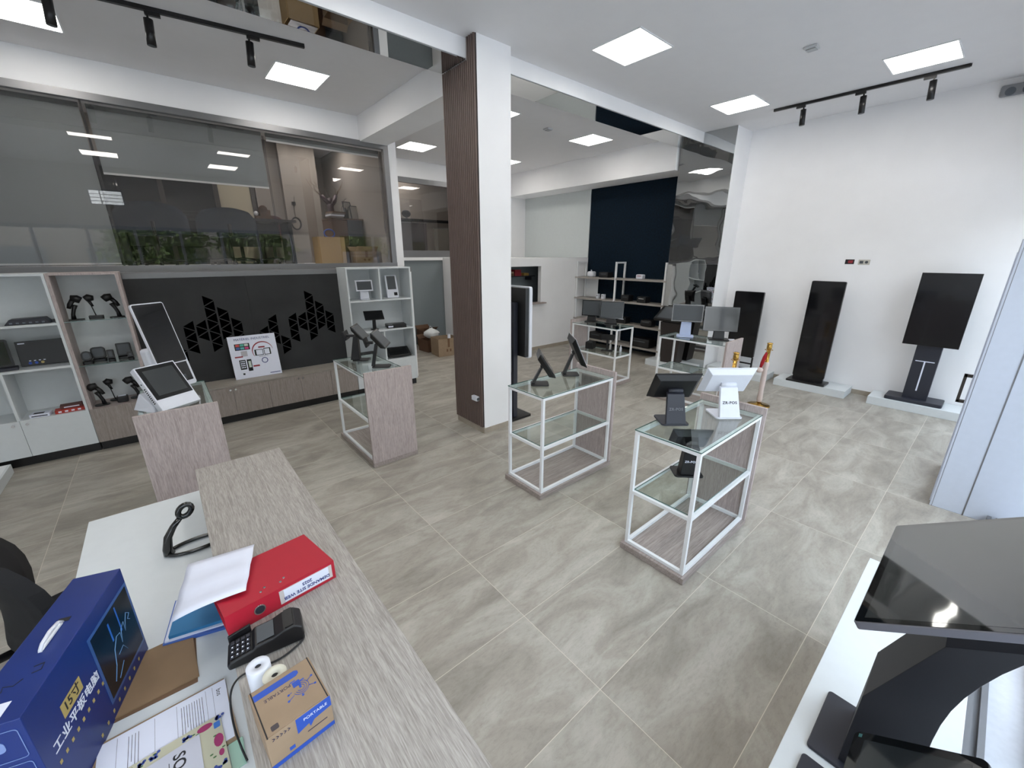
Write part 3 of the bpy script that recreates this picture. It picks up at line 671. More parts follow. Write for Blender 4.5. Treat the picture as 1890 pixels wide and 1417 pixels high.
k = M(); k.box(-.09, .09, -.075, .075, 0, .13); part('housing', k, BLACKP, t, bevel=.012); k = M(); k.box(-.07, .07, -.077, -.0752, .06, .065); part('paper_slot', k, INK, t)
t = thing('customer_display', 'black customer display on a pole, on the shelf of the far stand', 'display', (6.0, 4.42, .5205), 120)
k = M(); k.box(-.10, .10, -.06, .06, 0, .012); part('base', k, BLACKP, t, bevel=.003); k = M(); k.box(-.018, .018, -.012, .012, .0125, .20); part('pole', k, BLACKP, t)
k = M(); k.box(-.12, .12, -.018, .018, .2005, .30); part('display', k, BLACKP, t, bevel=.004)
t = thing('plastic_bottle', 'small clear bottle on the shelf of the far stand', 'bottle', (6.13, 4.22, .5205)); k = M(); k.lathe([(.018, 0), (.02, .01), (.02, .07), (.009, .09), (.009, .10)], n=14); part('body', k, WHITEP, t); k = M(); k.cyl((0, 0, .1005), (0, 0, .115), .01); part('cap', k, WHITEP, t)
t = thing('flat_tray', 'black flat tray lying on the wooden base of the far stand', 'tray', (5.98, 4.55, .0505), 0); k = M(); k.box(-.12, .12, -.25, .25, 0, .02); part('body', k, BLACKP, t, bevel=.006)
k = M(); k.box(-.1, .1, -.22, .22, .0203, .0215); part('insert', k, INK, t)
t = thing('white_pad', 'thin white plate under the large black monitor', 'plate', (6.22, 2.40, TOPZ), 30); k = M(); k.box(-.06, .06, -.04, .04, 0, .006); part('plate', k, WHITEP, t)

# white self order kiosk and slanted tablet terminal
t = thing('self_order_kiosk', 'tall white self order kiosk with dark upright screen on the left stand', 'kiosk', (-.055, 4.62, TOPZ), 35)
T = Matrix.Translation((0, 0, .40)) @ Matrix.Rotation(math.radians(-14), 4, 'X')
k = M(T); k.prism(rrect(-.13, .13, -.35, .40, .02), -.0, .022, 'y'); part('housing', k, WHITEP, t)
k = M(T); k.prism(rrect(-.122, .122, -.13, .391, .012), -.003, -.0002, 'y'); part('bezel', k, BEZEL, t)
k = M(T); k.box(-.108, .108, -.0042, -.0031, -.115, .370); part('screen', k, SCREEN, t)
k = M(T); k.box(-.11, .11, -.004, -.0002, -.31, -.14); md = part('scanner_module', k, BEZEL, t)
k = M(T); k.box(-.09, -.03, -.005, -.0041, -.20, -.16).box(.0, .06, -.005, -.0041, -.30, -.25); part('sensor_window', k, SCREENG, md)
k = M(); k.prism(rrect(-.14, .14, .02, .25, .03), .0005, .012); part('base', k, WHITEP, t)
k = M(); k.hexa([(-.10, .05, .0122), (.10, .05, .0122), (.10, .16, .0122), (-.10, .16, .0122), (-.10, .09, .40), (.10, .09, .40), (.10, .20, .40), (-.10, .20, .40)]); part('printer_housing', k, WHITEP, t, bevel=.03, seg=4)
t = thing('tablet_terminal', 'white wedge shaped tablet terminal, front one on the left stand', 'terminal', (-.10, 4.13, TOPZ), 32)
T = Matrix.Translation((0, 0, .21)) @ Matrix.Rotation(math.radians(-34), 4, 'X')
k = M(T); k.box(-.145, .145, 0, .055, -.21, .175); part('housing', k, WHITEP, t, bevel=.004)
k = M(T); k.box(-.135, .135, -.002, -.0001, -.115, .165); part('bezel', k, BEZEL, t)
k = M(T); k.box(-.105, .110, -.003, -.0021, -.085, .135); part('screen', k, mat('screen_olive', (52, 56, 58), .2), t)
k = M(T)
for i in range(9): k.box(-.1462, -.1451, .02, .04, -.13+i*.016, -.122+i*.016)
k.cyl((-.1451, .03, .045), (-.1465, .03, .045), .006); part('speaker_slots', k, INK, t)
k = M(); k.hexa([(-.14, .0, .0005), (.14, .0, .0005), (.14, .24, .0005), (-.14, .24, .0005), (-.12, .02, .05), (.12, .02, .05), (.12, .16, .14), (-.12, .16, .14)]); part('base', k, WHITEP, t, bevel=.006)
# ---------------------------------------------------------- devices on the back shelves
def gun_scanner(label, x, z, flip=1, kind=0, y=6.52, s=1.0, rz=0):
    t = thing('barcode_scanner', label, 'scanner', (x, y, z+.0005), rz, 'barcode scanners on the oak shelf'); t.scale = (1, 1, 1)
    f = flip
    if kind == 0:
        k = M(); k.prism([(-.055*f+.02*math.cos(a), .035*math.sin(a)) for a in [i*PI/6 for i in range(12)]], 0, .0, 'z') if False else k.prism(rrect(-.065, .065, -.045, .045, .04), 0, .008); part('base', k, BLACKP, t)
        k = M(); k.tube([(.02*f, 0, .006), (.015*f, 0, .06), (-.0*f, 0, .11), (-.02*f, 0, .16)], [.022, .017, .017, .023], 8); part('holder', k, BLACKP, t)
        k = M(); k.tube([(.035*f, 0, .125), (.02*f, 0, .165), (-.012*f, 0, .21)], [.017, .02, .024], 8).tube([(.0*f, 0, .235), (-.045*f, 0, .225), (-.075*f, 0, .205)], [.032, .041, .036], 10); part('gun', k, BLACKP, t)
    else:
        k = M(); k.prism(rrect(-.06, .06, -.045, .045, .012), 0, .035) if kind == 2 else k.prism(rrect(-.05, .05, -.05, .05, .045), 0, .01); part('base', k, BLACKP, t, bevel=.003)
        k = M(); k.tube([(0, 0, .03 if kind == 2 else .009), (-.01*f, 0, .10), (-.018*f, 0, .16)], .0045, 8); part('neck', k, BLACKP, t)
        k = M(); k.tube([(-.005*f, 0, .135), (-.025*f, 0, .20)], [.012, .016], 8).tube([(.02*f, 0, .225), (-.02*f, 0, .23), (-.05*f, 0, .215)], [.026, .041, .032], 10); part('gun', k, BLACKP, t)
    return t
gun_scanner('black barcode scanner in a curved holder, leftmost on the top glass shelf', -.76, 1.50, -1, 0)
gun_scanner('black barcode scanner on a thin neck above a cradle, middle of the top glass shelf', -.60, 1.50, 1, 2)
gun_scanner('black barcode scanner in a leaning holder, rightmost on the top glass shelf', -.43, 1.50, 1, 0)
gun_scanner('small black barcode scanner standing at the front left of the lowest oak shelf', -.765, .5225, 1, 0, 6.46)
gun_scanner('black barcode scanner on a thin neck at the back of the lowest oak shelf', -.66, .5225, 1, 1, 6.6)
gun_scanner('black barcode scanner at the right of the lowest oak shelf', -.46, .5225, 1, 0, 6.56)
t = thing('scanner_cradle', 'small black cradle box between the scanners on the lowest oak shelf', 'cradle', (-.585, 6.47, .5230)); k = M(); k.box(-.05, .05, -.04, .04, 0, .07); part('body', k, BLACKP, t, bevel=.01); k = M(); k.box(-.035, .035, -.02, .02, .0702, .073); part('label_strip', k, PAPER, t)
def box_scanner(label, x, w_, h_, y=6.5, rnd=.03):
    t = thing('desk_scanner', label, 'scanner', (x, y, 1.0125), 0, 'desktop scanners on the middle glass shelf')
    k = M(); k.prism(rrect(-w_/2, w_/2, -.045, .045, .02), 0, .03); part('base', k, BLACKP, t)
    T = Matrix.Translation((0, 0, .032)) @ Matrix.Rotation(math.radians(-12), 4, 'X'); k = M(T); k.prism(rrect(-w_/2, w_/2, .0, h_, rnd), -.03, .02, 'y'); hd = part('head', k, BLACKP, t, bevel=.004)
    k = M(T); k.prism(rrect(-w_/2+.015, w_/2-.015, .02, h_-.018, rnd*.6), -.0325, -.0302, 'y'); part('window', k, SCREENG, hd)
box_scanner('round headed black desktop scanner, leftmost on the middle glass shelf', -.77, .085, .11, 6.47, .04)
box_scanner('square black desktop scanner behind the round one on the middle glass shelf', -.68, .12, .13, 6.56, .03)
box_scanner('slim black handheld reader standing in the middle of the middle glass shelf', -.575, .06, .10, 6.47, .008)
box_scanner('large square black desktop scanner at the right of the middle glass shelf', -.46, .13, .15, 6.56, .012)
box_scanner('small black reader in front of the large square scanner', -.41, .05, .06, 6.43, .008)
# white cabinet
t = thing('wired_dock', 'dark flat industrial device with side plug on the top white shelf', 'device', (-1.08, 6.50, 1.4975)); k = M(); k.hexa([(-.19, -.08, 0), (.14, -.08, 0), (.14, .1, 0), (-.19, .1, 0), (-.15, -.06, .055), (.10, -.06, .06), (.10, .08, .06), (-.15, .08, .055)]); part('body', k, CHARC, t, bevel=.006)
k = M(); k.box(.1405, .175, -.02, .02, .004, .03); part('plug', k, BLACKP, t); k = M()
for i in range(6): k.box(-.15+i*.045, -.13+i*.045, -.084, -.0755, .012, .026)
part('port', k, mat('port_grey', (96, 104, 114), .5), t)
t = thing('panel_computer', 'large black industrial panel with coloured connectors on the white shelf', 'panel computer', (-1.11, 6.56, 1.0405)); T = Matrix.Rotation(math.radians(-8), 4, 'X')
k = M(T); k.box(-.17, .20, 0, .04, .006, .27); part('housing', k, BLACKP, t, bevel=.003)
for i, c in enumerate((BLUEP, BLUEP, GOLD)): k = M(T); k.cyl((-.10+i*.045, 0, .035), (-.10+i*.045, -.008, .035), .013, n=12); part('connector', k, c, t, label=('yellow' if c == GOLD else 'blue')+' round connector')
k = M(T)
for i in range(4): k.box(-.105+i*.035, -.09+i*.035, -.003, -.0001, .055, .064)
k.box(-.15, -.10, -.0015, -.0001, .24, .252); part('print', k, PAPER, t)
t = thing('tablet', 'black rugged tablet standing in a dock, left on the white shelf', 'tablet', (-1.45, 6.50, 1.0405), 8); k = M(Matrix.Rotation(math.radians(-6), 4, 'X')); k.prism(rrect(-.14, .14, .03, .31, .02), 0, .02, 'y'); part('housing', k, BLACKP, t)
k = M(Matrix.Rotation(math.radians(-6), 4, 'X')); k.box(-.12, .12, -.0015, -.0001, .05, .29); part('screen', k, SCREEN, t)
k = M(); k.box(-.16, .16, -.09, .05, 0, .028); part('dock', k, CHARC, t, bevel=.005)
t = thing('terminal_box', 'small grey box with dark print lying on the lower white shelf', 'box', (-1.245, 6.44, .5165), -6); k = M(); k.box(-.075, .075, -.05, .06, 0, .035); part('body', k, PAPER, t, bevel=.002); k = M(); k.box(-.05, .03, -.03, .02, .0352, .0362).box(-.06, .06, -.0512, -.0502, .01, .02); part('print', k, INK, t)
t = thing('terminal_box', 'long red box with white symbols lying on the lower white shelf', 'box', (-1.025, 6.46, .5165), 4); k = M(); k.box(-.115, .115, -.06, .06, 0, .035); part('body', k, mat('box_red', (176, 52, 40), .55), t, bevel=.002); k = M()
for i in range(4): k.box(-.09+i*.05, -.065+i*.05, -.0615, -.0602, .01, .026)
part('print', k, PAPER, t)
t = thing('terminal_box', 'flat dark box stacked on the red box on the lower white shelf', 'box', (-1.01, 6.50, .552), 4); k = M(); k.box(-.09, .085, -.05, .06, 0, .03); part('body', k, mat('box_maroon', (96, 52, 48), .6), t, bevel=.002); k = M(); k.box(-.06, .06, -.0512, -.0502, .008, .02); part('print', k, PAPER, t)
# right white shelves
terminal('small white terminal with wide screen on the upper left white shelf', (2.46, 6.52, 1.5055), 180-8, .26, .17, .22, .03, 12, WHITEP, (.14, .13, .0), (.14, -.03, .08, .06), scr=SCREENG, bez=WHITEP, inset=.02, thick=.03)
t = thing('self_order_kiosk', 'small white portrait kiosk with card reader on the upper right white shelf', 'kiosk', (2.93, 6.50, 1.5055), -6); T = Matrix.Rotation(math.radians(-13), 4, 'X')
k = M(T); k.prism(rrect(-.095, .095, .006, .37, .012), 0, .03, 'y'); part('housing', k, WHITEP, t); k = M(T); k.box(-.07, .07, -.0015, -.0001, .14, .355); part('screen', k, SCREENG, t)
k = M(T); k.box(.02, .075, -.004, -.0001, .04, .09); part('card_reader', k, BEZEL, t); k = M(); k.hexa([(-.08, .03, 0), (.08, .03, 0), (.08, .18, 0), (-.08, .18, 0), (-.08, .07, .12), (.08, .07, .12), (.08, .10, .12), (-.08, .10, .12)]); part('base', k, WHITEP, t)
terminal('black tablet terminal on a pole on the middle white shelf', (2.56, 6.50, 1.0205), 180-12, .30, .19, .24, .04, 48, BLACKP, (.12, .12, .0), (.055, -.01, .045, .04), thick=.02, inset=.012)
t = thing('cash_drawer', 'closed black flat device with white labels on the middle white shelf', 'device', (2.93, 6.50, 1.0205), -14); k = M(); k.box(-.16, .16, -.09, .12, 0, .06); part('body', k, BLACKP, t, bevel=.01); k = M(); k.box(-.14, -.06, -.0915, -.0902, .015, .04).box(-.13, -.07, -.07, -.04, .0602, .0612); part('label_strip', k, PAPER, t)
k = M(); k.box(-.12, .12, -.05, .09, .0603, .064); part('lid', k, BLACKM, t)
t = thing('touch_monitor', 'black flat touch monitor lying tilted on the lowest white shelf', 'monitor', (2.92, 6.48, .5225), -10); T = Matrix.Translation((0, -.10, .01)) @ Matrix.Rotation(math.radians(22), 4, 'X'); k = M(T); k.box(-.20, .20, 0, .27, 0, .03); part('housing', k, BLACKP, t, bevel=.008); k = M(T); k.box(-.16, .16, .03, .24, .0302, .0312); part('screen', k, SCREEN, t)
k = M(); k.box(-.1, .1, -.05, .12, 0, .012); part('base', k, BLACKP, t)
t = thing('terminal_box', 'dark device standing at the back of the lowest left white shelf', 'device', (2.42, 6.6, .5225)); k = M(); k.box(-.13, .13, -.05, .06, 0, .12); part('body', k, BLACKP, t, bevel=.01); k = M(); k.box(-.1, .1, -.052, -.0502, .03, .09); part('screen', k, SCREEN, t)

# ---------------------------------------------------------- shelving rack on the navy wall
t = thing('shelving_rack', 'white framed shelving rack with oak boards against the navy wall', 'shelving rack', (8.0, 5.77, 0))
def upright(y):
    f = M()
    for x in (.0, .33): f.box(x, x+.035, y-.018, y+.018, 0, 2.035)
    f.box(.0352, .33, y-.018, y+.018, 2.0, 2.035); part('upright', f, WHITEM, t)
for y in (-1.19, .04, 1.19): upright(y)
for z in (1.64, 1.14, .63, .16):
    f = M(); f.box(-.02, .38, -1.24, .02, z, z+.035).box(-.02, .38, .06, 1.24, z, z+.035).box(.036, .329, .02, .06, z, z+.035); part('shelf', f, WOODY, t)
f = M(); f.box(.3652, .37, .8, 1.19, .2, 1.62); 
part('side_board', f, WHITEM, t)
def gadget(name, label, cat, x, y, z, sx, sy, sz, matl, extra=None, bev=.012, rz=0):
    t = thing(name, label, cat, (x, y, z+.0005), rz, 'small devices on the shelving rack'); k = M(); k.box(-sx/2, sx/2, -sy/2, sy/2, 0, sz); part('body', k, matl, t, bevel=bev)
    k = M(); k.box(-sx/2-.002, -sx/2-.0003, -sy*.3, sy*.3, sz*.62, sz*.74); part('slot', k, extra or SCREENG, t); return t
g = gadget('kettle_printer', 'white round handled device at the left of the top rack shelf', 'device', 8.15, 6.62, 1.675, .14, .18, .13, WHITEP, WHITEM, .03)
k = M(); k.tube([(0, .092, .03), (0, .13, .04), (0, .13, .09), (0, .092, .10)], .008, 8); part('handle', k, WHITEP, g); k = M(); k.cyl((0, 0, .1305), (0, .02, .16), .016); part('cap', k, WHITEP, g)
gadget('label_printer', 'black printer beside the white device on the top rack shelf', 'printer', 8.15, 6.19, 1.675, .2, .26, .12, BLACKP)
gadget('scanner_dock', 'white angled dock at the right of the top rack shelf', 'device', 8.15, 5.25, 1.675, .12, .17, .10, WHITEP, REDD, .02)
gadget('mini_printer', 'small white cube printer, left one on the second rack shelf', 'printer', 8.12, 6.36, 1.175, .08, .07, .11, WHITEP, None, .006)
gadget('mini_printer', 'small white cube printer, right one on the second rack shelf', 'printer', 8.12, 6.20, 1.175, .08, .08, .11, WHITEP, None, .006)
gadget('label_printer', 'black square printer left of centre on the second rack shelf', 'printer', 8.15, 5.55, 1.175, .2, .2, .14, BLACKP)
gadget('label_printer', 'black printer with silver strip on the second rack shelf', 'printer', 8.15, 5.12, 1.175, .2, .22, .13, BLACKP, CHROME)
gadget('label_printer', 'black printer with white tag on the third rack shelf', 'printer', 8.15, 5.60, .665, .2, .25, .15, BLACKP, PAPER)
gadget('label_printer', 'rounded black printer at the right of the third rack shelf', 'printer', 8.15, 4.95, .665, .22, .28, .15, BLACKP, None, .04)
gadget('label_printer', 'wide black machine at the left of the bottom rack shelf', 'printer', 8.15, 6.3, .195, .25, .4, .16, BLACKP)
gadget('label_printer', 'large black machine at the right of the bottom rack shelf', 'printer', 8.15, 5.05, .195, .28, .5, .2, BLACKP, None, .03)

# ---------------------------------------------------------- plinths, podium, upright screens
def plinth(label, x0, x1, y0, y1, h=.12):
    t = M(); t.box(x0, x1, y0, y1, .0005, h); return tag(obj('plinth', t, WHITEL, None, .002), label, 'plinth', 'white display plinths')
plinth('low white plinth under the dark podium by the mirror column', 7.47, 7.85, 3.55, 4.52)
plinth('low white plinth under the farthest upright screen', 7.93, 8.435, 2.42, 3.44)
plinth('low white plinth under the slim upright screen in the middle', 7.965, 8.435, 1.261, 2.27)
plinth('low white plinth under the screen with the T shaped column, nearest the door', 7.99, 8.435, -.05, .985)
t = thing('touch_podium', 'dark brown touch podium with sloping screen on a tapered leg', 'kiosk', (7.62, 4.03, .1205), 0)
k = M(); k.hexa([(-.12, -.15, 0), (.14, -.15, 0), (.14, .17, 0), (-.12, .17, 0), (-.14, -.22, .80), (.12, -.22, .80), (.12, .24, .80), (-.14, .24, .80)]); part('leg', k, mat('podium_brown', (46, 40, 38), .5), t, bevel=.004)
T = Matrix.Translation((-.02, .01, .96)) @ Matrix.Rotation(math.radians(-32), 4, 'Y'); k = M(T); k.box(-.21, .21, -.36, .36, -.04, .02); part('housing', k, BLACKM, t, bevel=.012)
k = M(T); k.box(-.17, .17, -.30, .30, .0202, .0212); part('screen', k, SCREENG, t)
k = M(); k.box(-.1, .1, -.2, .22, .8005, .86); part('neck', k, BLACKM, t)
def slim_kiosk(label, x, yc, w_, z0, z1, base, legs=None, rz=0):
    t = thing('upright_screen', label, 'digital signage screen', (x, yc, .1205), rz, 'upright signage screens')
    k = M(); k.prism(rrect(-w_/2, w_/2, z0, z1, .02), 0, .045, 'x'); part('housing', k, BLACKM, t)
    k = M(); k.prism(rrect(-w_/2+.008, w_/2-.008, z0+.008, z1-.008, .015), -.003, -.0002, 'x'); part('screen', k, SCREEN, t)
    if legs:
        k = M()
        for y in (-w_/2+.012, w_/2-.012): k.box(.01, .035, y-.012, y+.012, .0, z0-.0005)
        k.box(.01, .035, -w_/2+.0245, w_/2-.0245, 0, .025); k.box(.01, .035, -w_/2+.0245, w_/2-.0245, z0*.45, z0*.45+.025).box(-.0, .22, -w_/2, -w_/2+.02, 0, .012).box(.0, .22, w_/2-.02, w_/2, 0, .012); part('leg_frame', k, BLACKM, t)
    else:
        k = M(); k.prism(rrect(-.13, .17, -w_/2-.05, w_/2+.05, .02), .0, .03); part('base', k, BLACKM, t, bevel=.004)
        k = M(); k.box(.0, .05, -w_/2+.01, w_/2-.01, .0305, z0-.0003); part('foot', k, BLACKM, t)
slim_kiosk('black upright screen on a thin leg frame, farthest along the right wall', 8.15, 2.97, .49, .24, 1.43, 0, True)
slim_kiosk('slim black upright screen on a flat base, in the middle of the right wall', 8.10, 1.82, .45, .09, 1.665, 0)
t = thing('upright_screen', 'large black screen on a column with a white T stripe, nearest the door', 'digital signage screen', (8.17, .50, .1205), 0, 'upright signage screens')
k = M(); k.box(-.09, -.05, -.285, .285, .84, 1.83); part('housing', k, BLACKM, t, bevel=.002)
k = M(); k.box(-.093, -.0902, -.279, .279, .846, 1.824); part('screen', k, SCREEN, t)
k = M(); k.box(-.01, .09, -.135, .13, .0505, 1.2); cl_ = part('column', k, CHARC, t, bevel=.004)
k = M(); k.box(-.0495, -.0105, -.12, .12, 1.0, 1.5); part('bracket', k, BLACKM, t)
k = M(); k.box(-.013, -.0102, -.008, .008, .17, .60).box(-.013, -.0102, -.10, .10, .60, .612); part('stripe', k, PAPER, cl_)
k = M(); k.prism(rrect(-.13, .24, -.31, .31, .03), 0, .05); part('base', k, CHARC, t, bevel=.008)
# totem behind the pillar, seen from the back
t = thing('upright_screen', 'white edged screen with black back on a post, right behind the pillar', 'digital signage screen', (3.482, 4.02, 0.0005), 0)
k = M(); k.prism(rrect(-.18, .66, .88, 1.80, .03), .06, .105, 'x'); part('housing', k, WHITEP, t)
k = M(); k.box(.0, .0595, -.165, .645, .90, 1.785); part('back_cover', k, BLACKM, t, bevel=.004)
k = M(); k.box(.1052, .1065, -.16, .64, .90, 1.78); part('screen', k, SCREEN, t)
k = M(); k.box(-.07, -.001, -.02, .15, .0305, 1.6); part('post', k, CHARC, t, bevel=.003)
k = M(); k.prism(rrect(-.20, .21, -.08, .40, .02), 0, .03); part('base', k, BLACKM, t)
k = M(); k.tube([(-.08, .02, 1.0), (-.09, .01, .70), (-.12, .03, .62), (-.16, .06, .60)], .012, 8); part('cable', k, BLACKM, t)
# stanchions
def stanchion(label, x, y, wrap, ht=.93):
    t = thing('stanchion', label, 'stanchion', (x, y, .0005), 0, 'brass rope stanchions')
    k = M(); k.lathe([(.15, 0), (.155, .008), (.14, .018), (.05, .03), (.028, .05)], n=32); part('base', k, BRASS, t)
    k = M(); k.lathe([(.026, .0505), (.026, ht-.09)], n=20); part('post', k, BRASS, t)
    k = M(); k.lathe([(.026, ht-.0895), (.034, ht-.07), (.034, ht-.02), (.030, ht-.01), (.038, ht), (.038, ht+.01), (.02, ht+.018)], n=24); part('cap', k, BRASS, t)
    k = M(); k.tube([(.05*math.cos(a), .05*math.sin(a), ht-.088) for a in [2*PI*i/16 for i in range(16)]], .004, 6, True); part('rope_ring', k, BRASS, t)
    if wrap: k = M(); k.lathe([(.03, .06), (.038, .1), (.032, .25), (.037, .4), (.033, .55), (.04, .66), (.03, .68)], n=18); part('bubble_wrap', k, WRAP, t)
    return t
stanchion('brass stanchion wrapped in plastic with a red rope, right one', 6.62, 2.02, True, .95)
stanchion('brass stanchion seen above the white terminal, left one', 5.62, 2.08, False, .95)
t = thing('velvet_rope', 'short red velvet rope hanging from the wrapped stanchion', 'rope', (6.62, 2.02, .0)); k = M(); k.tube([(-.04, .01, .83), (-.055, .02, .76), (-.08, .03, .67), (-.10, .035, .60)], [.012, .024, .024, .016], 10); part('rope', k, VELVET, t)
k = M(); k.sphere((-.11, .04, .57), .05, (1, 1, .8)); part('wrapped_end', k, WRAP, t)
t = thing('black_remote', 'small black object on the floor beside the wrapped stanchion', 'object', (6.42, 2.40, .0005), 20); k = M(); k.box(-.09, .09, -.05, .05, 0, .02); part('body', k, BLACKP, t, bevel=.004); k = M(); k.box(-.05, .05, -.02, .02, .0202, .023); part('cover', k, BLACKM, t)

# ---------------------------------------------------------- recess left of the pillar
def carton(name, label, x, y, z, sx, sy, sz, rz=0, m=CARD, flaps=True, group=None, prt=True):
    t = thing(name, label, 'cardboard box', (x, y, z+.0005), rz, group); th = .006
    k = M(); k.box(-sx/2, sx/2, -sy/2, -sy/2+th, 0, sz).box(-sx/2, sx/2, sy/2-th, sy/2, 0, sz).box(-sx/2, -sx/2+th, -sy/2+th, sy/2-th, 0, sz).box(sx/2-th, sx/2, -sy/2+th, sy/2-th, 0, sz).box(-sx/2+th, sx/2-th, -sy/2+th, sy/2-th, 0, th); part('body', k, m, t)
    if flaps:
        for sgn in (-1, 1):
            k = M(); y0 = sgn*sy/2; k.hexa([(-sx/2, y0, sz), (sx/2, y0, sz), (sx/2, y0-sgn*th, sz+.001), (-sx/2, y0-sgn*th, sz+.001), (-sx/2, y0+sgn*.09, sz+.07), (sx/2, y0+sgn*.09, sz+.07), (sx/2, y0+sgn*.085, sz+.075), (-sx/2, y0+sgn*.085, sz+.075)]); part('flap', k, m, t)
    if prt:
        k = M(); k.box(-.06, .0-.02, -sy/2-.0012, -sy/2-.0002, sz*.25, sz*.4).box(.02, .06, -sy/2-.0012, -sy/2-.0002, sz*.25, sz*.4).box(-.025, .025, -sy/2-.0012, -sy/2-.0002, sz*.5, sz); part('print', k, mat('carton_print', (112, 84, 60), .8), t)
    return t
carton('cardboard_box', 'brown cardboard box open at the top, in front in the recess', 4.76, 8.02, 0, .50, .42, .40, -6, CARD, False)
carton('cardboard_box', 'darker cardboard box behind the front one in the recess', 4.72, 8.60, 0, .42, .40, .28, 4, CARDD, True)
carton('cardboard_box', 'small cardboard box with torn flap at the back of the recess', 4.90, 9.10, 0, .36, .34, .42, 0, CARDD, True)
t = thing('plastic_bag', 'crumpled white plastic bag on the boxes in the recess', 'bag', (4.72, 8.55, .30)); random.seed(4); k = M()
n_ = 14; rings = []
for i in range(9):
    f_ = i/8; rings.append([k.v(((.19*math.sin(PI*min(.97, .12+f_*.85)))*math.cos(2*PI*j/n_)*random.uniform(.8, 1.15), (.16*math.sin(PI*min(.97, .12+f_*.85)))*math.sin(2*PI*j/n_)*random.uniform(.8, 1.15), .24*f_)) for j in range(n_)])
for A, B in zip(rings, rings[1:]):
    for i in range(n_): k.f([A[i], A[(i+1) % n_], B[(i+1) % n_], B[i]], True)
k.f(rings[0][::-1]); k.f(rings[-1]); part('bag', k, mat('white_plastic_film', (214, 216, 216), .4), t)
k = M(); k.tube([(-.05, 0, .235), (-.02, 0, .29), (.04, 0, .235)], .006, 6); part('handle', k, WHITEP, t)
t = thing('office_phone', 'small white object on top of the front cardboard box', 'object', (4.90, 8.05, .385)); k = M(); k.cyl((0, 0, -.385+.007), (0, 0, .05), .035); part('body', k, WHITEP, t); k = M(); k.cyl((0, 0, .0505), (0, 0, .06), .03); part('cap', k, WHITEP, t)

# ---------------------------------------------------------- inside the service booth
t = thing('wall_shelf', 'dark shelf inside the service window holding folders', 'shelf', (6.42, 7.45, 1.72)); k = M(); k.box(-.50, .50, -.12, .12, -.02, 0); part('board', k, CHARC, t); k = M(); k.box(-.4, -.38, -.1, .1, -.10, -.0205).box(.38, .4, -.1, .1, -.10, -.0205); part('bracket', k, CHARC, t)
m = M(); m.box(5.72, 8.45, 7.58, 7.62, 0, 2.04); struct('wall_booth_inner', m, GREYWALL)
for i, (x, w_, h_, c, l) in enumerate([(6.08, .10, .18, INK, 'black folder pile left on the booth shelf'), (6.22, .12, .10, CARDD, 'brown folder pile on the booth shelf'), (6.40, .2, .14, REDD, 'dark red folder pile on the booth shelf'), (6.66, .16, .06, mat('ochre', (150, 120, 60), .7), 'ochre box at the right end of the booth shelf')]):
    t = thing('folder_pile', l, 'folders', (x, 7.44, 1.7205), 0, 'folders in the service booth'); k = M(); k.box(-w_/2, w_/2, -.09, .09, 0, h_*.6); part('lower_folder', k, c, t, bevel=.003); k = M(); k.box(-w_/2+.01, w_/2-.005, -.085, .09, h_*.6+.0005, h_); part('upper_folder', k, c if i != 1 else CARD, t, bevel=.003)
t = thing('green_bottle', 'small green bottle on the counter of the service window', 'bottle', (6.56, 7.30, 1.105)); k = M(); k.lathe([(.028, 0), (.028, .13), (.016, .16), (.016, .175)], n=16); part('body', k, GREEN, t); k = M(); k.cyl((0, 0, .1755), (0, 0, .195), .018); part('cap', k, mat('dark_green', (30, 80, 36), .5), t)
m = M(); m.box(5.78, 6.79, 7.145, 7.5, 1.07, 1.104); t = tag(obj('inner_counter', m, BLACKM), 'black counter inside the service window', 'counter')

# ---------------------------------------------------------- upstairs offices
Z2 = 2.0205
t = thing('filing_cabinet', 'black filing cabinet with pale top in the upstairs office', 'cabinet', (3.0, 8.62, Z2)); 
k = M(); k.box(-.02, .27, -.22, .35, 0, .80); part('carcass', k, mat('cabinet_black', (34, 38, 44), .4), t); k = M(); k.box(-.30, .29, -.24, .37, .8005, .825).box(-.3, -.0205, -.22, .35, 0, .79).use(CARDD); part('top_board', k, mat('beige_top', (158, 140, 120), .5), t)
for z in (.04, .30, .56): k = M(); k.box(-.015, .265, -.235, -.2205, z, z+.24); part('drawer', k, mat('cabinet_black2', (44, 50, 58), .3), t)
carton('cardboard_box', 'tall brown cardboard box in front of the upstairs cabinet', 2.52, 8.15, Z2-.0005, .46, .34, .47, 0, mat('card_light', (178, 152, 112), .8), False, None, False)
carton('cardboard_box', 'open cardboard box with flaps right of the tall one upstairs', 3.08, 8.0, Z2-.0005, .40, .30, .24, 0, CARD, True)
t = thing('cable_loop', 'blue cable loop on top of the tall upstairs box', 'cable', (2.55, 8.15, Z2+.475)); k = M(); k.tube([(.09*math.cos(a), 0, .06+.07*math.sin(a)) for a in [2*PI*i/18 for i in range(18)]], .012, 8, True); part('loop', k, BLUEP, t); k = M(); k.box(-.2, .2, -.1, .1, -.02, -.012); part('packing_sheet', k, WHITEP, t)
t = thing('tree_vase', 'dark purple tree shaped vase with dry twigs on the upstairs cabinet', 'vase', (2.80, 8.66, Z2+.826)); pm = mat('purple_ceramic', (54, 30, 44), .45)
k = M(); k.tube([(0, 0, 0), (0, 0, .18), (-.01, 0, .26)], [.07, .05, .06], 12).tube([(0, 0, .24), (-.08, 0, .32), (-.15, .0, .40)], [.05, .04, .03], 8).tube([(0, 0, .24), (.08, 0, .32), (.12, 0, .42)], [.05, .04, .03], 8).tube([(0, 0, .24), (.0, .03, .36)], [.05, .05], 8); part('trunk', k, pm, t)
k = M(); random.seed(2)
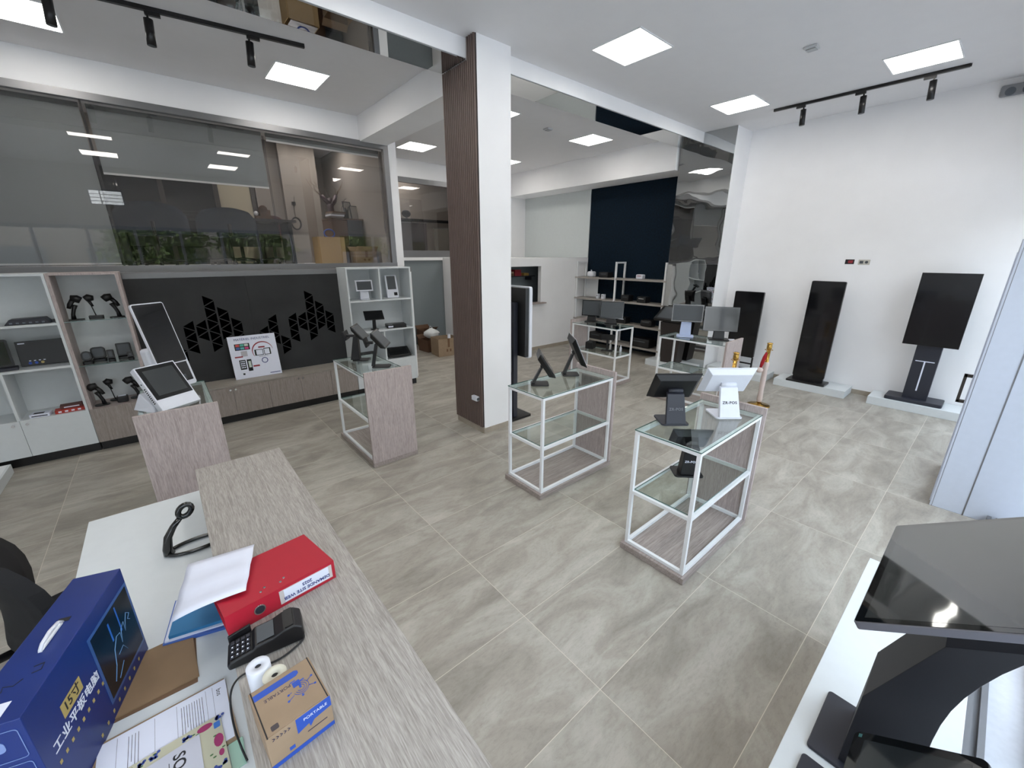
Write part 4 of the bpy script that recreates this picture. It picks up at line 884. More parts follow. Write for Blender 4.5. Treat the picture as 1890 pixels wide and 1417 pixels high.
for i in range(12):
    x = random.choice((-.15, .11, 0)); k.tube([(x, 0, .38), (x*1.5+random.uniform(-.08, .05), random.uniform(-.03, .03), .5), (x*1.8+random.uniform(-.15, .08), 0, random.uniform(.55, .68))], [.004, .003, .002], 5)
part('twigs', k, mat('twig', (110, 92, 76), .8), t)
for i in range(4):
    t = M(); t.box(-.14, .12, -.12, .12, 0, .026); o = obj('paper_stack', t, [mat('pgrey', (120, 112, 108), .8), PAPER, mat('pgrey', (120, 112, 108), .8), CARDD][i], None, .002); o.location = (2.78+.01*i, 8.50, Z2+.826+i*.0265); o.rotation_euler[2] = i*.1
    o.location.y = 8.44
    tag(o, ['lowest', 'second lowest', 'third', 'topmost'][i]+' of the stacked papers by the tree vase upstairs', 'papers', 'stacked papers upstairs')
for i, (x, h_) in enumerate(((3.12, .33), (3.24, .26))):
    t = thing('picture_frame', ['large', 'smaller'][i]+' empty picture frame leaning on the upstairs cabinet', 'picture frame', (x, 8.62, Z2+.826), 18); T = Matrix.Rotation(math.radians(-10), 4, 'X'); k = M(T)
    k.box(-.09, .09, 0, .015, 0, .012).box(-.09, .09, 0, .015, h_-.012, h_).box(-.09, -.078, 0, .015, .012, h_-.012).box(.078, .09, 0, .015, .012, h_-.012); part('frame', k, CHARC, t); k = M(T); k.box(-.078, .078, .005, .01, .012, h_-.012); part('sheet', k, mat('sheet_grey', (170, 166, 160), .7), t)
t = thing('figurine', 'small black figurine on the upstairs cabinet beside the frames', 'figurine', (3.02, 8.52, Z2+.826)); k = M(); k.tube([(0, 0, 0), (.01, 0, .12), (-.01, 0, .2)], [.05, .04, .015], 10).tube([(.03, 0, .1), (.06, 0, .22)], [.015, .008], 6); part('body', k, BLACKP, t); k = M(); k.tube([(-.06, 0, 0), (-.07, 0, .18), (0, 0, .34), (.04, 0, .36)], .004, 6); part('wire', k, BLACKP, t)
t = thing('coiled_cable', 'coiled black cable hanging on the upstairs wall', 'cable', (2.34, 9.43, 2.78)); k = M()
for j in range(3): k.tube([((.075+.008*j)*math.cos(a), -.006*j, (.10+.008*j)*math.sin(a)) for a in [2*PI*i/20 for i in range(20)]], .006, 6, True)
part('coil', k, BLACKP, t); k = M(); k.tube([(0, 0, .11), (.0, 0, .3), (.03, .0, .5)], .004, 6).box(-.03, .04, -.01, .016, .34, .40); part('plug', k, BLACKP, t)
t = thing('office_desk', 'dark office desk upstairs, behind the roller blind', 'desk', (.9, 8.6, Z2)); k = M(); k.box(-1.25, 1.15, -.35, .35, .70, .74); part('desk_top', k, mat('desk_dark', (44, 42, 44), .4), t)
for x in (-1.15, 1.05): k = M(); k.box(x-.03, x+.03, -.3, .3, 0, .6995); part('leg', k, BLACKM, t)
k = M(); k.box(-1.1, 1.0, .3, .32, .3, .6995); part('modesty_panel', k, BLACKM, t)
def office_chair(label, loc, rz, back_w=.62, back_h=.5, zb=.45, fab=NAVYF, head=False):
    t = thing('office_chair', label, 'office chair', loc, rz, None)
    k = M(); n1, n2 = 10, 6; G = []
    for i in range(n2+1):
        row = []
        for j in range(n1+1):
            u = j/n1*2-1; vv = i/n2; wv = back_w/2*(1-.25*max(0, vv-.6)/.4*(1 if True else 0)); row.append((u*wv, .20-.09*u*u-.05*math.sin(vv*PI)+.06*vv, zb+back_h*(vv-.12*u*u*(vv**3))))
        G.append(row)
    F_ = [[k.v(p) for p in r] for r in G]; B_ = [[k.v((p[0], p[1]+.05, p[2])) for p in r] for r in G]
    for i in range(n2):
        for j in range(n1):
            k.f([F_[i][j], F_[i][j+1], F_[i+1][j+1], F_[i+1][j]], True); k.f([B_[i][j+1], B_[i][j], B_[i+1][j], B_[i+1][j+1]], True)
    for i in range(n2): k.f([F_[i][0], F_[i+1][0], B_[i+1][0], B_[i][0]]); k.f([F_[i+1][n1], F_[i][n1], B_[i][n1], B_[i+1][n1]])
    for j in range(n1): k.f([F_[0][j+1], F_[0][j], B_[0][j], B_[0][j+1]]); k.f([F_[n2][j], F_[n2][j+1], B_[n2][j+1], B_[n2][j]])
    part('backrest', k, fab, t)
    k = M(); k.prism(rrect(-.24, .24, -.26, .2, .08), .42, .50); part('seat', k, fab, t, bevel=.02)
    k = M(); k.tube([(0, .12, .44), (0, .30, .45), (0, .31, .60)], .022, 8); part('back_bracket', k, BLACKM, t)
    k = M(); k.cyl((0, 0, .10), (0, 0, .4195), .028); part('gas_lift', k, BLACKM, t)
    k = M()
    for i in range(5):
        a = 2*PI*i/5+.3; k.tube([(0, 0, .10), (.30*math.cos(a), .30*math.sin(a), .07)], [.025, .015], 6)
    part('foot_star', k, BLACKM, t)
    for i in range(5):
        a = 2*PI*i/5+.3; k = M(); k.cyl((.30*math.cos(a)-.02, .30*math.sin(a), .0305), (.30*math.cos(a)+.02, .30*math.sin(a), .0305), .03, n=12); part('caster', k, BLACKM, t)
    if head: k = M(); k.sphere((0, .24, zb+back_h+.12), .12, (1, .4, .7)); part('headrest', k, fab, t); k = M(); k.box(-.02, .02, .24, .26, zb+back_h-.05, zb+back_h+.06); part('headrest_post', k, BLACKM, t)
    return t
office_chair('dark blue office chair upstairs, left one at the desk', (.10, 8.0, Z2), 180, .82, .40)
office_chair('dark blue office chair upstairs, right one at the desk', (.98, 8.0, Z2), 180, .78, .38)
office_chair('black office chair upstairs with tall back, behind the desk', (1.30, 9.2, Z2), 0, .4, .48, .50, FABRIC)
t = thing('desk_ornament', 'brown wooden ornament upstairs on the desk', 'ornament', (1.62, 8.55, Z2+.741)); k = M(); k.box(-.13, .12, -.06, .06, 0, .06).box(-.06, .10, -.05, .05, .06, .16).cyl((0, -.05, .17), (0, .05, .17), .06, n=12); part('body', k, CARDD, t); k = M(); k.sphere((-.11, 0, .1), .035); part('ball', k, WHITEP, t)
office_chair('maroon chair upstairs beyond the desk end', (1.85, 9.29, Z2), 180, .42, .40, .45, mat('maroon_fabric', (84, 44, 50), .8))
# blinds behind the glazing
def blind(label, x0, x1, z0, y=7.24):
    t = thing('roller_blind', label, 'roller blind', ((x0+x1)/2, y, 3.82)); w_ = (x1-x0)/2
    k = M(); k.box(-w_, w_, -.002, .002, z0-3.82, -.045); part('fabric', k, BLIND, t); k = M(); k.cyl((-w_, .0, -.02), (w_, .0, -.02), .025, n=14); part('roller', k, mat('roller_grey', (120, 124, 124), .5), t)
    k = M(); k.box(-w_, w_, -.008, .008, z0-3.82-.022, z0-3.8205); part('bottom_bar', k, WHITEM, t)
    k = M(); k.tube([(w_+.012, 0, -.04), (w_+.014, 0, -1.2), (w_+.024, 0, -1.28), (w_+.03, 0, -1.2), (w_+.028, 0, -.04)], .0035, 6); part('chain', k, CHARC, t)
blind('long grey green roller blind pulled fully down behind the left glass', XL+.05, -.30, 2.09)
blind('grey green roller blind half down behind the middle of the glass', -.24, 1.50, 3.12)
blind('roller blind rolled up behind the right of the glass', 1.56, 3.20, 3.74)
# second office
t = thing('office_counter', 'dark office cubicle panel behind the far glass', 'cubicle', (5.05, 9.75, 2.1305)); k = M(); k.box(-.55, .35, -.05, .0, 0, .80); part('panel', k, mat('cubicle_dark', (70, 64, 66), .6), t); k = M(); k.box(-.56, .36, -.06, .01, .8005, .815); part('trim', k, ALU, t)
t = thing('office_counter', 'grey cubicle panel right of the dark one behind the far glass', 'cubicle', (5.95, 9.8, 2.1305)); k = M(); k.box(-.30, .4, -.05, .0, 0, .70); part('panel', k, mat('cubicle_grey', (112, 108, 100), .6), t); k = M(); k.box(-.31, .41, -.06, .01, .7005, .715); part('trim', k, ALU, t)
m = M(); m.box(3.5, 8.4, 10.42, 10.46, 3.02, 3.09); tag(obj('wall_rail', m, BLACKM), 'dark horizontal rail on the wall of the far office', 'rail')
office_chair('black office chair with headrest behind the far glass', (4.98, 10.15, 2.1305), 180, .42, .40, .50, FABRIC, True)
# ============================================================ reception counter
W, D = 1.05, .88
t = thing('reception_counter', 'reception counter with grey oak raised top and white desk surface', 'counter', (0, 0, 0))
k = M(); k.box(-.045, .373, .12, 2.66, W-.038, W-.0005); part('raised_top', k, WOODY, t, bevel=.0015)
k = M(); k.box(-.508, .33, .10, 2.748, D-.028, D-.0005); part('desk_top', k, WHITEL, t, bevel=.0015, label='white desk surface')
k = M(); k.box(.3305, .355, .12, 2.66, .0005, W-.0385); part('front_panel', k, WOODV, t)
k = M(); k.box(-.02, .33, 2.50, 2.522, D, W-.0385).box(-.02, .33, .3, .322, D, W-.0385); part('riser', k, WOODV, t)
k = M(); k.box(-.02, .32, 2.66, 2.685, .0005, D-.0285); part('end_panel', k, WHITEL, t)
k = M(); k.box(-.46, .32, .2, .225, .0005, D-.0285); part('end_panel', k, WHITEL, t)
DZ, WZ = D, W
# blue carton with printed face
t = thing('tablet_carton', 'large blue carton with white handle and Chinese print on the white desk', 'box', (-.413, 1.167, DZ), 72.9)
k = M(); k.box(0, .484, 0, .115, 0, .34); part('body', k, BLUEB, t, bevel=.002)
FX = lambda x, z, o=-.0008: frame((x, o, z), (1, 0, 0), (0, 0, 1))
k = M(); k.use(mat('box_rim_blue', (56, 90, 150), .3)); k.box(.246, .479, -.0012, -.0002, .048, .290); k.use(mat('box_picture', (6, 12, 24), .25)); k.box(.256, .469, -.0018, -.0013, .058, .280)
k.use(mat('picture_blue', (36, 100, 190), .4))
k.box(.335, .342, -.0022, -.0019, .19, .255).box(.385, .391, -.0022, -.0019, .18, .27)
hl = mat('picture_line', (110, 160, 210), .4); k.use(hl)
k.tube([(.29, -.002, .085), (.315, -.002, .12), (.33, -.002, .165), (.355, -.002, .19), (.375, -.002, .185), (.372, -.002, .15), (.385, -.002, .19), (.405, -.002, .198), (.402, -.002, .165), (.415, -.002, .19), (.43, -.002, .21), (.445, -.002, .195), (.43, -.002, .185), (.44, -.002, .175)], .0011, 5)
k.tube([(.34, -.002, .135), (.37, -.002, .14), (.385, -.002, .11)], .0009, 5).tube([(.31, -.002, .075), (.35, -.002, .10)], .0009, 5)
part('picture', k, None, t)
k = M(); k.use(GOLD); k.box(.094, .178, -.0010, -.0002, .205, .245)
for i in range(9): k.box(.035+i*.0255, .043+i*.0255, -.0010, -.0002, .132, .142)
for i in range(8): k.box(.17+i*.035, .177+i*.035, -.0010, -.0002, .022, .032)
part('print', k, None, t)
text('lettering', '15寸', .034, FX(.136, .226, -.0012), INK, t, 'CENTER', bold=.0003)
text('lettering', '工业平板电脑', .0345, FX(.034, .178), PAPER, t, 'LEFT', bold=.0003)
k = M(); k.tube([(.19, .055, .3395), (.205, .055, .352), (.24, .055, .357), (.275, .055, .352), (.288, .055, .3395)], .0045, 6); ho = part('handle', k, WHITEP, t); ho.scale = (1, 1, 1)
k = M(); k.hexa([(.19, .049, .3402), (.285, .049, .3402), (.285, .062, .3402), (.19, .062, .3402), (.205, .049, .350), (.272, .049, .350), (.272, .062, .350), (.205, .062, .350)]); part('handle_strap', k, WHITEM, t, bevel=.003)
k = M(); k.box(.288, .303, .042, .068, .3401, .3408); part('handle_slot', k, INK, t)
k = M(); k.box(.01, .056, .04, .09, .3401, .3408); part('sticker', k, PAPER, t)
k = M(); k.tube([(.085, .09, .3405), (.09, .075, .3405), (.105, .08, .3405), (.10, .06, .3405), (.115, .05, .3405)], .0012, 5).tube([(.125, .04, .3405), (.13, .025, .3405), (.15, .028, .3405), (.145, .045, .3405)], .0012, 5); part('handwriting', k, INK, t)
k = M()
for z0 in (.03, .13, .23):
    pp = rrect(.012, .10, z0, z0+.085, .008); k.tube([(-.0006, a, b) for a, b in pp], .0009, 4, True); k.prism(rrect(.04, .07, z0+.03, z0+.06, .01), -.0012, -.0002, 'x')
part('icon_frames', k, mat('icon_blue', (120, 140, 190), .5), t)
# kraft envelopes, folders
def sheet(name, label, cat, pts, z, th, m, group=None, bev=0):
    k = M(); k.prism(pts, 0, th); o = obj(name, k, m, None, bev); o.location = (0, 0, z); return tag(o, label, cat, group)
sheet('kraft_envelope', 'brown kraft envelope on the white desk beside the blue carton, lower one', 'envelope', [(-.40, 1.385), (-.150, 1.375), (-.142, 1.59), (-.39, 1.605)], DZ, .002, mat('kraft_dark', (112, 86, 64), .8), 'kraft envelopes')
sheet('kraft_envelope', 'brown kraft envelope on the white desk beside the blue carton, top one', 'envelope', [(-.40, 1.392), (-.145, 1.392), (-.150, 1.617), (-.39, 1.610)], DZ+.0022, .004, KRAFT, 'kraft envelopes')
sheet('folder', 'blue cardboard folder on the white desk under the curled paper, upper one', 'folder', [(-.213, 1.607), (-.04, 1.565), (.0, 1.76), (-.172, 1.81)], DZ+.0165, .012, BLUEF, 'blue folders')
sheet('folder', 'blue cardboard folder on the white desk, lower one jutting left', 'folder', [(-.232, 1.60), (-.05, 1.545), (-.01, 1.75), (-.19, 1.815)], DZ, .010, mat('folder_blue2', (60, 96, 170), .55), 'blue folders')
sheet('paper_stack', 'thin stack of white papers between the blue folders', 'papers', [(-.226, 1.604), (-.045, 1.556), (-.005, 1.75), (-.186, 1.803)], DZ+.0102, .006, PAPER)
# curled A4 sheet over binder
k = M(); A_, B_, C_, D_ = Vector((-.118, 1.7226, 1.085)), Vector((.0889, 1.66, 1.105)), Vector((.0241, 1.3786, 1.132)), Vector((-.1758, 1.4336, 1.112)); g = []
for i in range(11):
    r = []
    for j in range(11):
        u, v_ = i/10, j/10; p = A_.lerp(B_, u).lerp(D_.lerp(C_, u), v_); p.z += .0035*math.sin(v_*PI*5)-.022*(1-u)**3*v_; r.append(k.v(p))
    g.append(r)
for i in range(10):
    for j in range(10): k.f([g[i][j], g[i+1][j], g[i+1][j+1], g[i][j+1]], True)
o = obj('paper_sheet', k, PAPER); s_ = o.modifiers.new('thick', 'SOLIDIFY'); s_.thickness = .0006; tag(o, 'creased white A4 sheet lying half on the red binder', 'paper')
# red lever arch binder
t = thing('lever_arch_binder', 'red lever arch binder with white spine label on the counter top', 'binder', (-.045, 1.306, WZ), 6.5)
L_ = .337
k = M(); k.hexa([(0, 0, 0), (L_, 0, 0), (L_, .29, 0), (0, .29, 0), (0, 0, .003), (L_, 0, .003), (L_, .29, .003), (0, .29, .003)])
k.box(0, L_, 0, .003, .003, .075)
k.hexa([(0, 0.003, .072), (L_, .003, .072), (L_, .29, .030), (0, .29, .030), (0, 0, .0755), (L_, 0, .0755), (L_, .29, .033), (0, .29, .033)]); part('cover', k, RED, t)
k = M(); k.hexa([(.012, .01, .0035), (L_-.012, .01, .0035), (L_-.012, .275, .0035), (.012, .275, .0035), (.012, .01, .069), (L_-.012, .01, .069), (L_-.012, .275, .030), (.012, .275, .030)]); part('pages', k, mat('pages', (196, 192, 190), .8), t)
k = M(); k.box(.152, .326, -.0012, -.0002, .012, .064); part('label_pocket', k, mat('pocket', (200, 192, 190), .4), t)
k = M(); k.box(.166, .314, -.002, -.0013, .014, .062); part('spine_label', k, PAPER, t)
SF = lambda x, z: frame((x, -.0022, z), (-1, 0, 0), (0, 0, -1))
text('lettering', 'DEMANDE SITE WEB', .0165, SF(.240, .028), INKB, t, 'CENTER', bold=.0004)
text('lettering', '2025', .0165, SF(.240, .047), INKB, t, 'CENTER', bold=.0004)
k = M(); k.cyl((.092, -.0002, .038), (.092, -.003, .038), .017, n=28); rg = part('finger_ring', k, CHROME, t); k = M(); k.cyl((.092, -.0031, .038), (.092, -.0036, .038), .0135, n=28); part('finger_hole', k, CHARC, rg)
k = M()
for x, y in ((.11, .035), (.125, .05), (.17, .035), (.185, .05)): k.cyl((x+.0, y, .0755-y*.148), (x, y, .0772-y*.148), .004, n=12)
part('rivet', k, CHROME, t)
# payment terminal
t = thing('payment_terminal', 'black card payment terminal in front of the red binder', 'payment terminal', (-.060, 1.172, WZ+.0003), -8)
k = M()
prof = [(0, 0), (.19, 0), (.197, .02), (.195, .05), (.175, .066), (.145, .062), (.115, .05), (.07, .046), (.062, .038), (.006, .027), (-.003, .018)]
k.prism([(a, b) for a, b in prof], 0, .084, 'y'); part('body', k, BLACKP, t, bevel=.006, seg=3)
T = Matrix.Translation((.004, 0, .0285)) @ Matrix.Rotation(math.radians(-11), 4, 'Y'); k = M(T)
for i in range(4):
    for j in range(4): k.box(.004+i*.0135, .014+i*.0135, .008+j*.017, .020+j*.017, .0005, .0032)
kp = part('keypad', k, CHARC, t, bevel=.0008); k = M(T)
for i in range(4):
    for j in range(3): k.box(.007+i*.0135, .0105+i*.0135, .012+j*.017, .016+j*.017, .0033, .0036)
part('key_print', k, PAPER, kp)
k = M(); k.hexa([(.075, .010, .0475), (.12, .010, .0535), (.12, .074, .0535), (.075, .074, .0475), (.075, .010, .0485), (.12, .010, .0545), (.12, .074, .0545), (.075, .074, .0485)]); part('screen', k, SCREENG, t)
k = M(); k.prism([(.15, .0640), (.172, .0670), (.172, .0695), (.15, .067)], .006, .078, 'y'); part('printer_cover', k, BLACKM, t)
k = M(); k.hexa([(.0, .086, .012), (.06, .086, .03), (.06, .094, .03), (.0, .094, .012), (.0, .086, .040), (.06, .086, .056), (.06, .094, .056), (.0, .094, .040)]); part('keypad_shield', k, BLACKP, t, bevel=.002)
Ti = (Matrix.Translation((-.060, 1.172, WZ+.0003)) @ Matrix.Rotation(math.radians(-8), 4, 'Z')).inverted()
k = M(Ti); k.tube(smooth([(.128, 1.185, 1.056), (.134, 1.165, 1.054), (.122, 1.14, 1.054), (.06, 1.12, 1.054), (.0, 1.132, 1.054), (-.045, 1.128, 1.055), (-.068, 1.10, 1.04), (-.076, 1.08, .97), (-.073, 1.06, .900), (-.066, 1.02, .888)]), .0026, 8); part('power_cable', k, BLACKP, t)
# paper rolls
for x, y, h_, c, l in ((.005, 1.062, .08, WHITEP, 'white thermal paper roll standing by the payment terminal, taller one'), (.034, 1.006, .08, mat('cream_roll', (214, 212, 196), .6), 'cream paper roll half hidden behind the small carton')):
    t = thing('paper_roll', l, 'paper roll', (x, y, WZ), 0, 'thermal paper rolls'); k = M(); k.lathe([(.0085, 0), (.0275, 0), (.0285, .002), (.0285, h_-.001), (.0275, h_), (.0085, h_), (.0085, .001)], n=32); part('roll', k, c, t)
    k = M(); k.cyl((0, 0, .001), (0, 0, h_-.006), .0083, n=20); part('core', k, INK, t)
# small brown carton
t = thing('portable_carton', 'small brown carton with blue print on the counter top, nearest the camera', 'box', (-.016, .83, WZ), 5)
k = M(); k.box(0, .142, 0, .142, 0, .098); part('body', k, CARD, t, bevel=.0012)
k = M(); k.box(.006, .136, .003, .139, .0982, .0998); part('lid', k, CARD, t, bevel=.0008)
for q in (.0035, .1362):
    k = M(); k.box(q, q+.0023, .0, .142, .0981, .0990); part('lid_gap', k, INK, t)
ZT = .0999
k = M(); k.use(BLUEP); k.prism([(.006, .108), (.10, .108), (.107, .113), (.107, .121), (.10, .126), (.006, .126)], ZT, ZT+.0004)
k.box(.085, .102, .078, .094, ZT, ZT+.0004).box(.082, .094, .096, .0985, ZT, ZT+.0004).box(.102, .112, .086, .089, ZT, ZT+.0004).box(.096, .101, .068, .078, ZT, ZT+.0004)
for R_ in (.008, .013, .018): k.tube([(.0985+R_*math.cos(a), .068+R_*math.sin(a), ZT+.0002) for a in [math.radians(200+i*14) for i in range(20)]], .0006, 4)
for a_, b_, c_, d_ in ((.07, .068, .078, .070), (.066, .052, .08, .058), (.096, .045, .096, .052), (.128, .055, .115, .060), (.128, .082, .114, .074)):
    k.tube([(a_, b_, ZT+.0002), (c_, d_, ZT+.0002)], .0007, 4); k.cyl((a_, b_, ZT), (a_, b_, ZT+.0005), .0028, n=10)
part('lid_print', k, None, t)
k = M(); k.prism(rrect(.016, .032, .008, .022, .003), ZT, ZT+.0003); part('lid_symbol', k, mat('print_grey', (70, 62, 64), .7), t)
TU = lambda x, y: frame((x, y, ZT+.0001), (-1, 0, 0), (0, -1, 0))
text('lettering', 'PORTABLE', .0125, TU(.072, .094), mat('print_navy', (44, 40, 70), .7), t, 'LEFT', .0001) if False else text('lettering', 'PORTABLE', .0125, TU(.082, .093), mat('print_navy', (44, 40, 70), .7), t, 'LEFT', .0001)
k = M(); k.use(BLUEP); FY = -.0004
k.prism([(.062, .096), (.062, .052), (.088, .060), (.090, .048), (.100, .061), (.1415, .066), (.1415, .097), (.062, .0965)], FY-.0004, -.0001, 'y')
k.box(0, .142, FY-.0004, -.0001, 0, .012).box(.04, .052, FY-.0004, -.0001, .02, .03)
k.use(MATS['print_navy'])
for i in range(5): k.prism([(.012+i*.008, .082), (.016+i*.008, .086), (.012+i*.008, .090), (.014+i*.008, .090), (.018+i*.008, .086), (.014+i*.008, .082)], FY-.0003, -.0001, 'y')
k.box(.082, .128, FY-.0003, -.0001, .036, .038)
part('side_print', k, None, t)
text('lettering', 'PORTABLE', .0115, frame((.105, -.0012, .081), (1, 0, 0), (0, 0, 1)), PAPER, t, 'CENTER', .0001)
# documents on the desk
dz = DZ
sheet('document', 'printed A4 sheet on the white desk left of the small carton', 'document', [(-.375, 1.322), (-.375, 1.112), (-.083, 1.112), (-.083, 1.324)], dz+.0062, .0015, PAPER)
sheet('kraft_envelope', 'brown envelope under the printed A4 sheet', 'envelope', [(-.385, 1.33), (-.385, 1.10), (-.072, 1.10), (-.085, 1.33)], dz+.001, .005, CARD, 'kraft envelopes')
doc = C.objects['document']
k = M(); random.seed(5); zz = .0016
for i in range(13):
    x = -.145-i*.0062 if i < 9 else -.29-(i-9)*.007; y0 = 1.305; L2 = random.uniform(.08, .15); k.box(x, x+.0011, y0-L2, y0-.004, zz, zz+.0002)
for x in (-.118, -.135, -.205, -.255, -.335): k.box(x, x+.0006, 1.13, 1.315, zz, zz+.0002)
part('print_lines', k, INK, doc); text('lettering', 'bos', .018, frame((-.103, 1.30, zz), (0, -1, 0), (1, 0, 0)), INK, doc, 'LEFT', .0001)
FLO = mat('floral_cream', (186, 184, 160), .6)
k = M(); k.prism([(-.33, 1.20), (-.34, .90), (-.095, .90), (-.108, 1.205)], 0, .004); o = obj('floral_notebook', k, FLO); o.location = (0, 0, dz+.0082); tag(o, 'cream notebook with pink fruit and blueberry pattern on the desk', 'notebook')
k = M(); random.seed(11)
pk = mat('print_pink', (156, 46, 100), .6); bl = mat('print_berry', (52, 74, 150), .6); gr = mat('print_leaf', (76, 112, 70), .6)
def blob(c, x, y, rx, ry, z=.0045, n=14, h_=.0005): k.use(c); k.prism([(x+rx*math.cos(2*PI*i/n), y+ry*math.sin(2*PI*i/n)) for i in range(n)], z-.0004, z-.0004+h_)
for x, y, rx, ry in ((-.145, 1.186, .018, .010), (-.118, 1.125, .011, .020), (-.115, 1.085, .006, .010), (-.12, .96, .012, .018), (-.2, .95, .02, .012)): blob(pk, x, y, rx, ry)
for cx_, cy_ in ((-.185, 1.185), (-.255, 1.19), (-.285, 1.185), (-.118, 1.052), (-.14, 1.05), (-.11, 1.195)):
    for i in range(7): blob(bl, cx_+random.uniform(-.009, .009), cy_+random.uniform(-.007, .007), .004, .004)
for i in range(40): blob(gr, random.uniform(-.325, -.105), random.uniform(.91, 1.195), .004, .0022)
part('print', k, None, o)
k = M(); k.prism(rrect(-.125, -.110, 1.165, 1.185, .003), .0042, .0048); part('brand_tag', k, mat('tag_blue', (50, 110, 190), .5), o)
k = M(); k.prism([(-.31, 1.165), (-.31, .88), (-.150, .88), (-.158, 1.176)], 0, .0012); o = obj('plastic_sleeve', k, mat('sleeve_grey', (190, 192, 204), .22)); o.location = (0, 0, dz+.0130); tag(o, 'sheet in a glossy plastic sleeve with large SOC lettering', 'document')
text('lettering', 'SOCI', .038, frame((-.205, 1.155, .0014), (0, -1, 0), (1, 0, 0)), INK, o, 'LEFT', .0001, bold=.0006)
k = M(); k.box(-.226, -.2245, .95, 1.14, .0013, .0016); part('underline', k, INK, o)
k = M(); k.prism([(-.10, 1.11), (-.10, 1.02), (-.068, 1.02), (-.066, 1.10)], 0, .003); o = obj('plastic_folder', k, mat('mint_plastic', (150, 190, 172), .3)); o.location = (0, 0, dz); tag(o, 'mint green plastic folder corner peeking out beside the counter riser', 'folder')
# scanner holder on the desk
t = thing('scanner_holder', 'glossy black curved barcode scanner holder with oval foot on the white desk', 'scanner holder', (-.10, 2.17, DZ))
GB = mat('gloss_black', (8, 8, 9), .12, spec=.7)
k = M(); k.tube([(.01+.115*math.cos(a), .05*math.sin(a)+.0, .010) for a in [2*PI*i/28 for i in range(28)]], .0085, 8, True); part('foot', k, GB, t)
k = M(); k.tube([(-.098, .0, .008), (-.10, .0, .035), (-.088, .0, .09), (-.06, .0, .135), (-.032, .0, .165)], [.022, .019, .016, .013, .011], 12); part('arm', k, GB, t)
k = M(); T = Matrix.Translation((-.008, 0, .195)) @ Matrix.Rotation(math.radians(38), 4, 'Y'); k.T = T
k.tube([(.022*math.cos(a), 0, .030*math.sin(a)) for a in [2*PI*i/16 for i in range(16)]], .012, 8, True); part('cradle_ring', k, GB, t)
office_chair('black office chair at the left photo edge behind the counter desk', (-.60, 2.62, 0), 108, .56, .52, .50, FABRIC)

# ============================================================ window bench on the right
BZ = .60
t = thing('window_bench', 'white window bench along the shop front carrying a touch monitor', 'bench', (0, 0, 0))
k = M(); k.box(.75, 2.685, -.262, .138, BZ-.025, BZ-.0005); part('bench_top', k, WHITEL, t, bevel=.0015)
k = M(); k.box(.77, 2.665, .10, .118, .0005, BZ-.0255).box(2.645, 2.665, -.25, .0995, .0005, BZ-.0255).box(.77, .79, -.25, .0995, .0005, BZ-.0255); part('panel', k, WHITEL, t)
# big monitor
t = thing('touch_monitor', 'large touch monitor with silver rim on a curved black foot on the bench', 'monitor', (1.505, -.01, BZ))
k = M(); k.prism(rrect(-.14, .133, -.20, .09, .012), .0005, .014); part('base', k, CHARC, t, bevel=.003)
prof = [(.01, .0145), (.005, .30), (-.105, .60), (-.245, .70), (-.245, .72)]
rear = [(-.255, .715), (-.228, .66), (-.203, .60), (-.183, .54), (-.167, .48), (-.156, .42), (-.150, .36), (-.148, .30), (-.149, .22), (-.158, .0145)]
k = M(); k.prism([(y, z) for y, z in prof[:-1]]+rear, -.115, .11, 'x'); part('arm', k, mat('arm_black', (24, 25, 31), .5), t, bevel=.012)
e = Vector((0, -.29, .202)).normalized(); nrm = Vector((0, .202, .29)).normalized()
O_ = Vector((0, .066, .675)); T = Matrix(((1, e.x, nrm.x, O_.x), (0, e.y, nrm.y, O_.y), (0, e.z, nrm.z, O_.z), (0, 0, 0, 1)))
k = M(T); k.prism(rrect(-.303, .303, 0, .372, .008), -.020, 0); part('housing', k, mat('monitor_silver', (112, 112, 120), .35, metal=.5), t, bevel=.002)
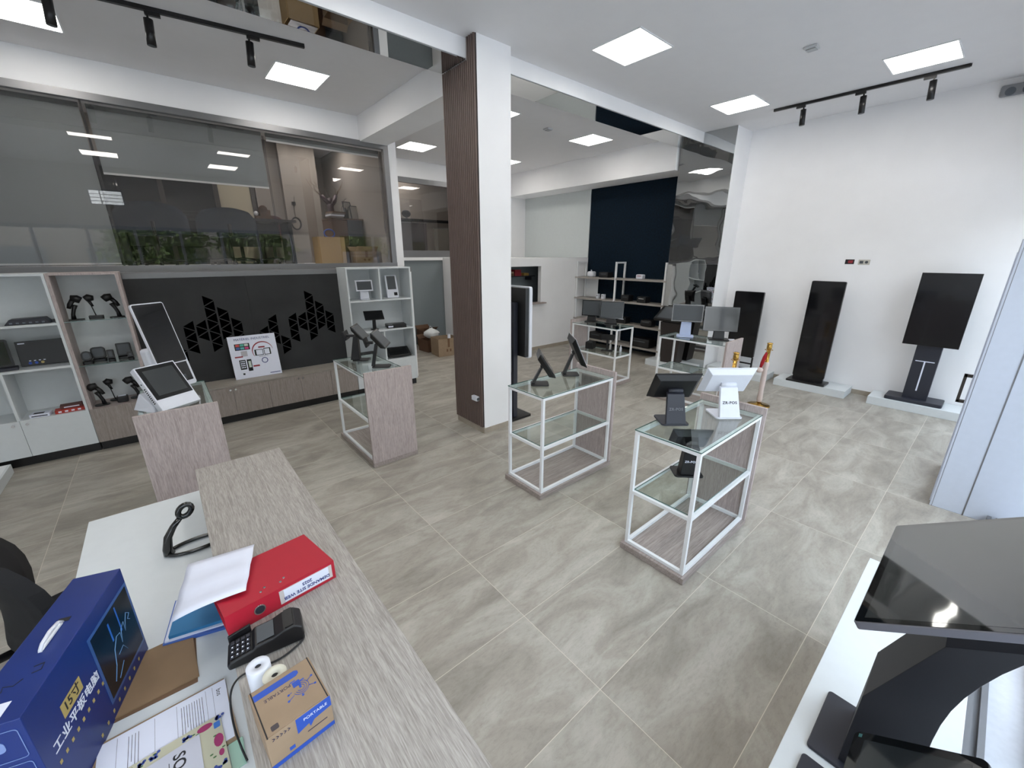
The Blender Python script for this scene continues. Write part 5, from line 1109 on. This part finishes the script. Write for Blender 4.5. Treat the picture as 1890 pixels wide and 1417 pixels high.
k = M(T); k.prism(rrect(-.300, .300, .003, .369, .006), .0002, .0012); bz = part('bezel', k, mat('bezel_gloss', (16, 17, 18), .03, spec=.9, coat=1.0), t)
k = M(T); k.box(-.282, .282, .022, .352, .0013, .0016); part('screen', k, mat('screen_gloss', (58, 60, 60), .04, spec=.9, coat=1.0), t)
# front pos tablet
t = thing('pos_terminal', 'black tablet terminal cut off by the bottom edge, in front of the large monitor', 'terminal', (1.13, -.02, BZ), 0, 'point of sale terminals')
k = M(); k.prism(rrect(-.12, .20, -.18, .10, .012), .0005, .012); part('base', k, CHARC, t, bevel=.003)
k = M(); k.hexa([(-.06, -.12, .0125), (.06, -.12, .0125), (.06, -.05, .0125), (-.06, -.05, .0125), (-.06, -.16, .34), (.06, -.16, .34), (.06, -.09, .30), (-.06, -.09, .30)]); part('arm', k, CHARC, t, bevel=.006)
e = Vector((0, -.223, .168)).normalized(); nrm = Vector((0, .168, .223)).normalized(); O_ = Vector((0, .006, .298)); T = Matrix(((1, e.x, nrm.x, O_.x), (0, e.y, nrm.y, O_.y), (0, e.z, nrm.z, O_.z), (0, 0, 0, 1)))
k = M(T); k.prism(rrect(-.20, .13, 0, .27, .018), -.022, 0); part('housing', k, BLACKP, t, bevel=.003)
k = M(T); k.prism(rrect(-.198, .128, .002, .268, .016), .0002, .0012); part('bezel', k, mat('bezel_gloss', (16, 17, 18), .05), t)
k = M(T); k.box(-.17, .102, .028, .242, .0013, .0016); part('screen', k, mat('screen_dark', (40, 44, 46), .06, coat=.8), t)
k = M(T); k.box(.108, .120, .012, .020, .0013, .0016); part('logo', k, mat('logo_teal', (30, 90, 90), .4), t)
k = M(); k.tube([(.16, .05, .012), (.2, .02, .012), (.24, -.02, .008)], .004, 6)
part('cable', k, BLACKP, t)
# small white block at far left of the floor
t = thing('white_plinth', 'white plinth corner at the left photo edge before the cabinet', 'plinth', (-1.9, 5.9, .0005)); k = M(); k.box(-.2, .36, -.3, .38, 0, .10); part('body', k, WHITEL, t, bevel=.002); k = M(); k.box(-.18, .34, -.28, .36, .1002, .102); part('top_sheet', k, WHITEM, t)
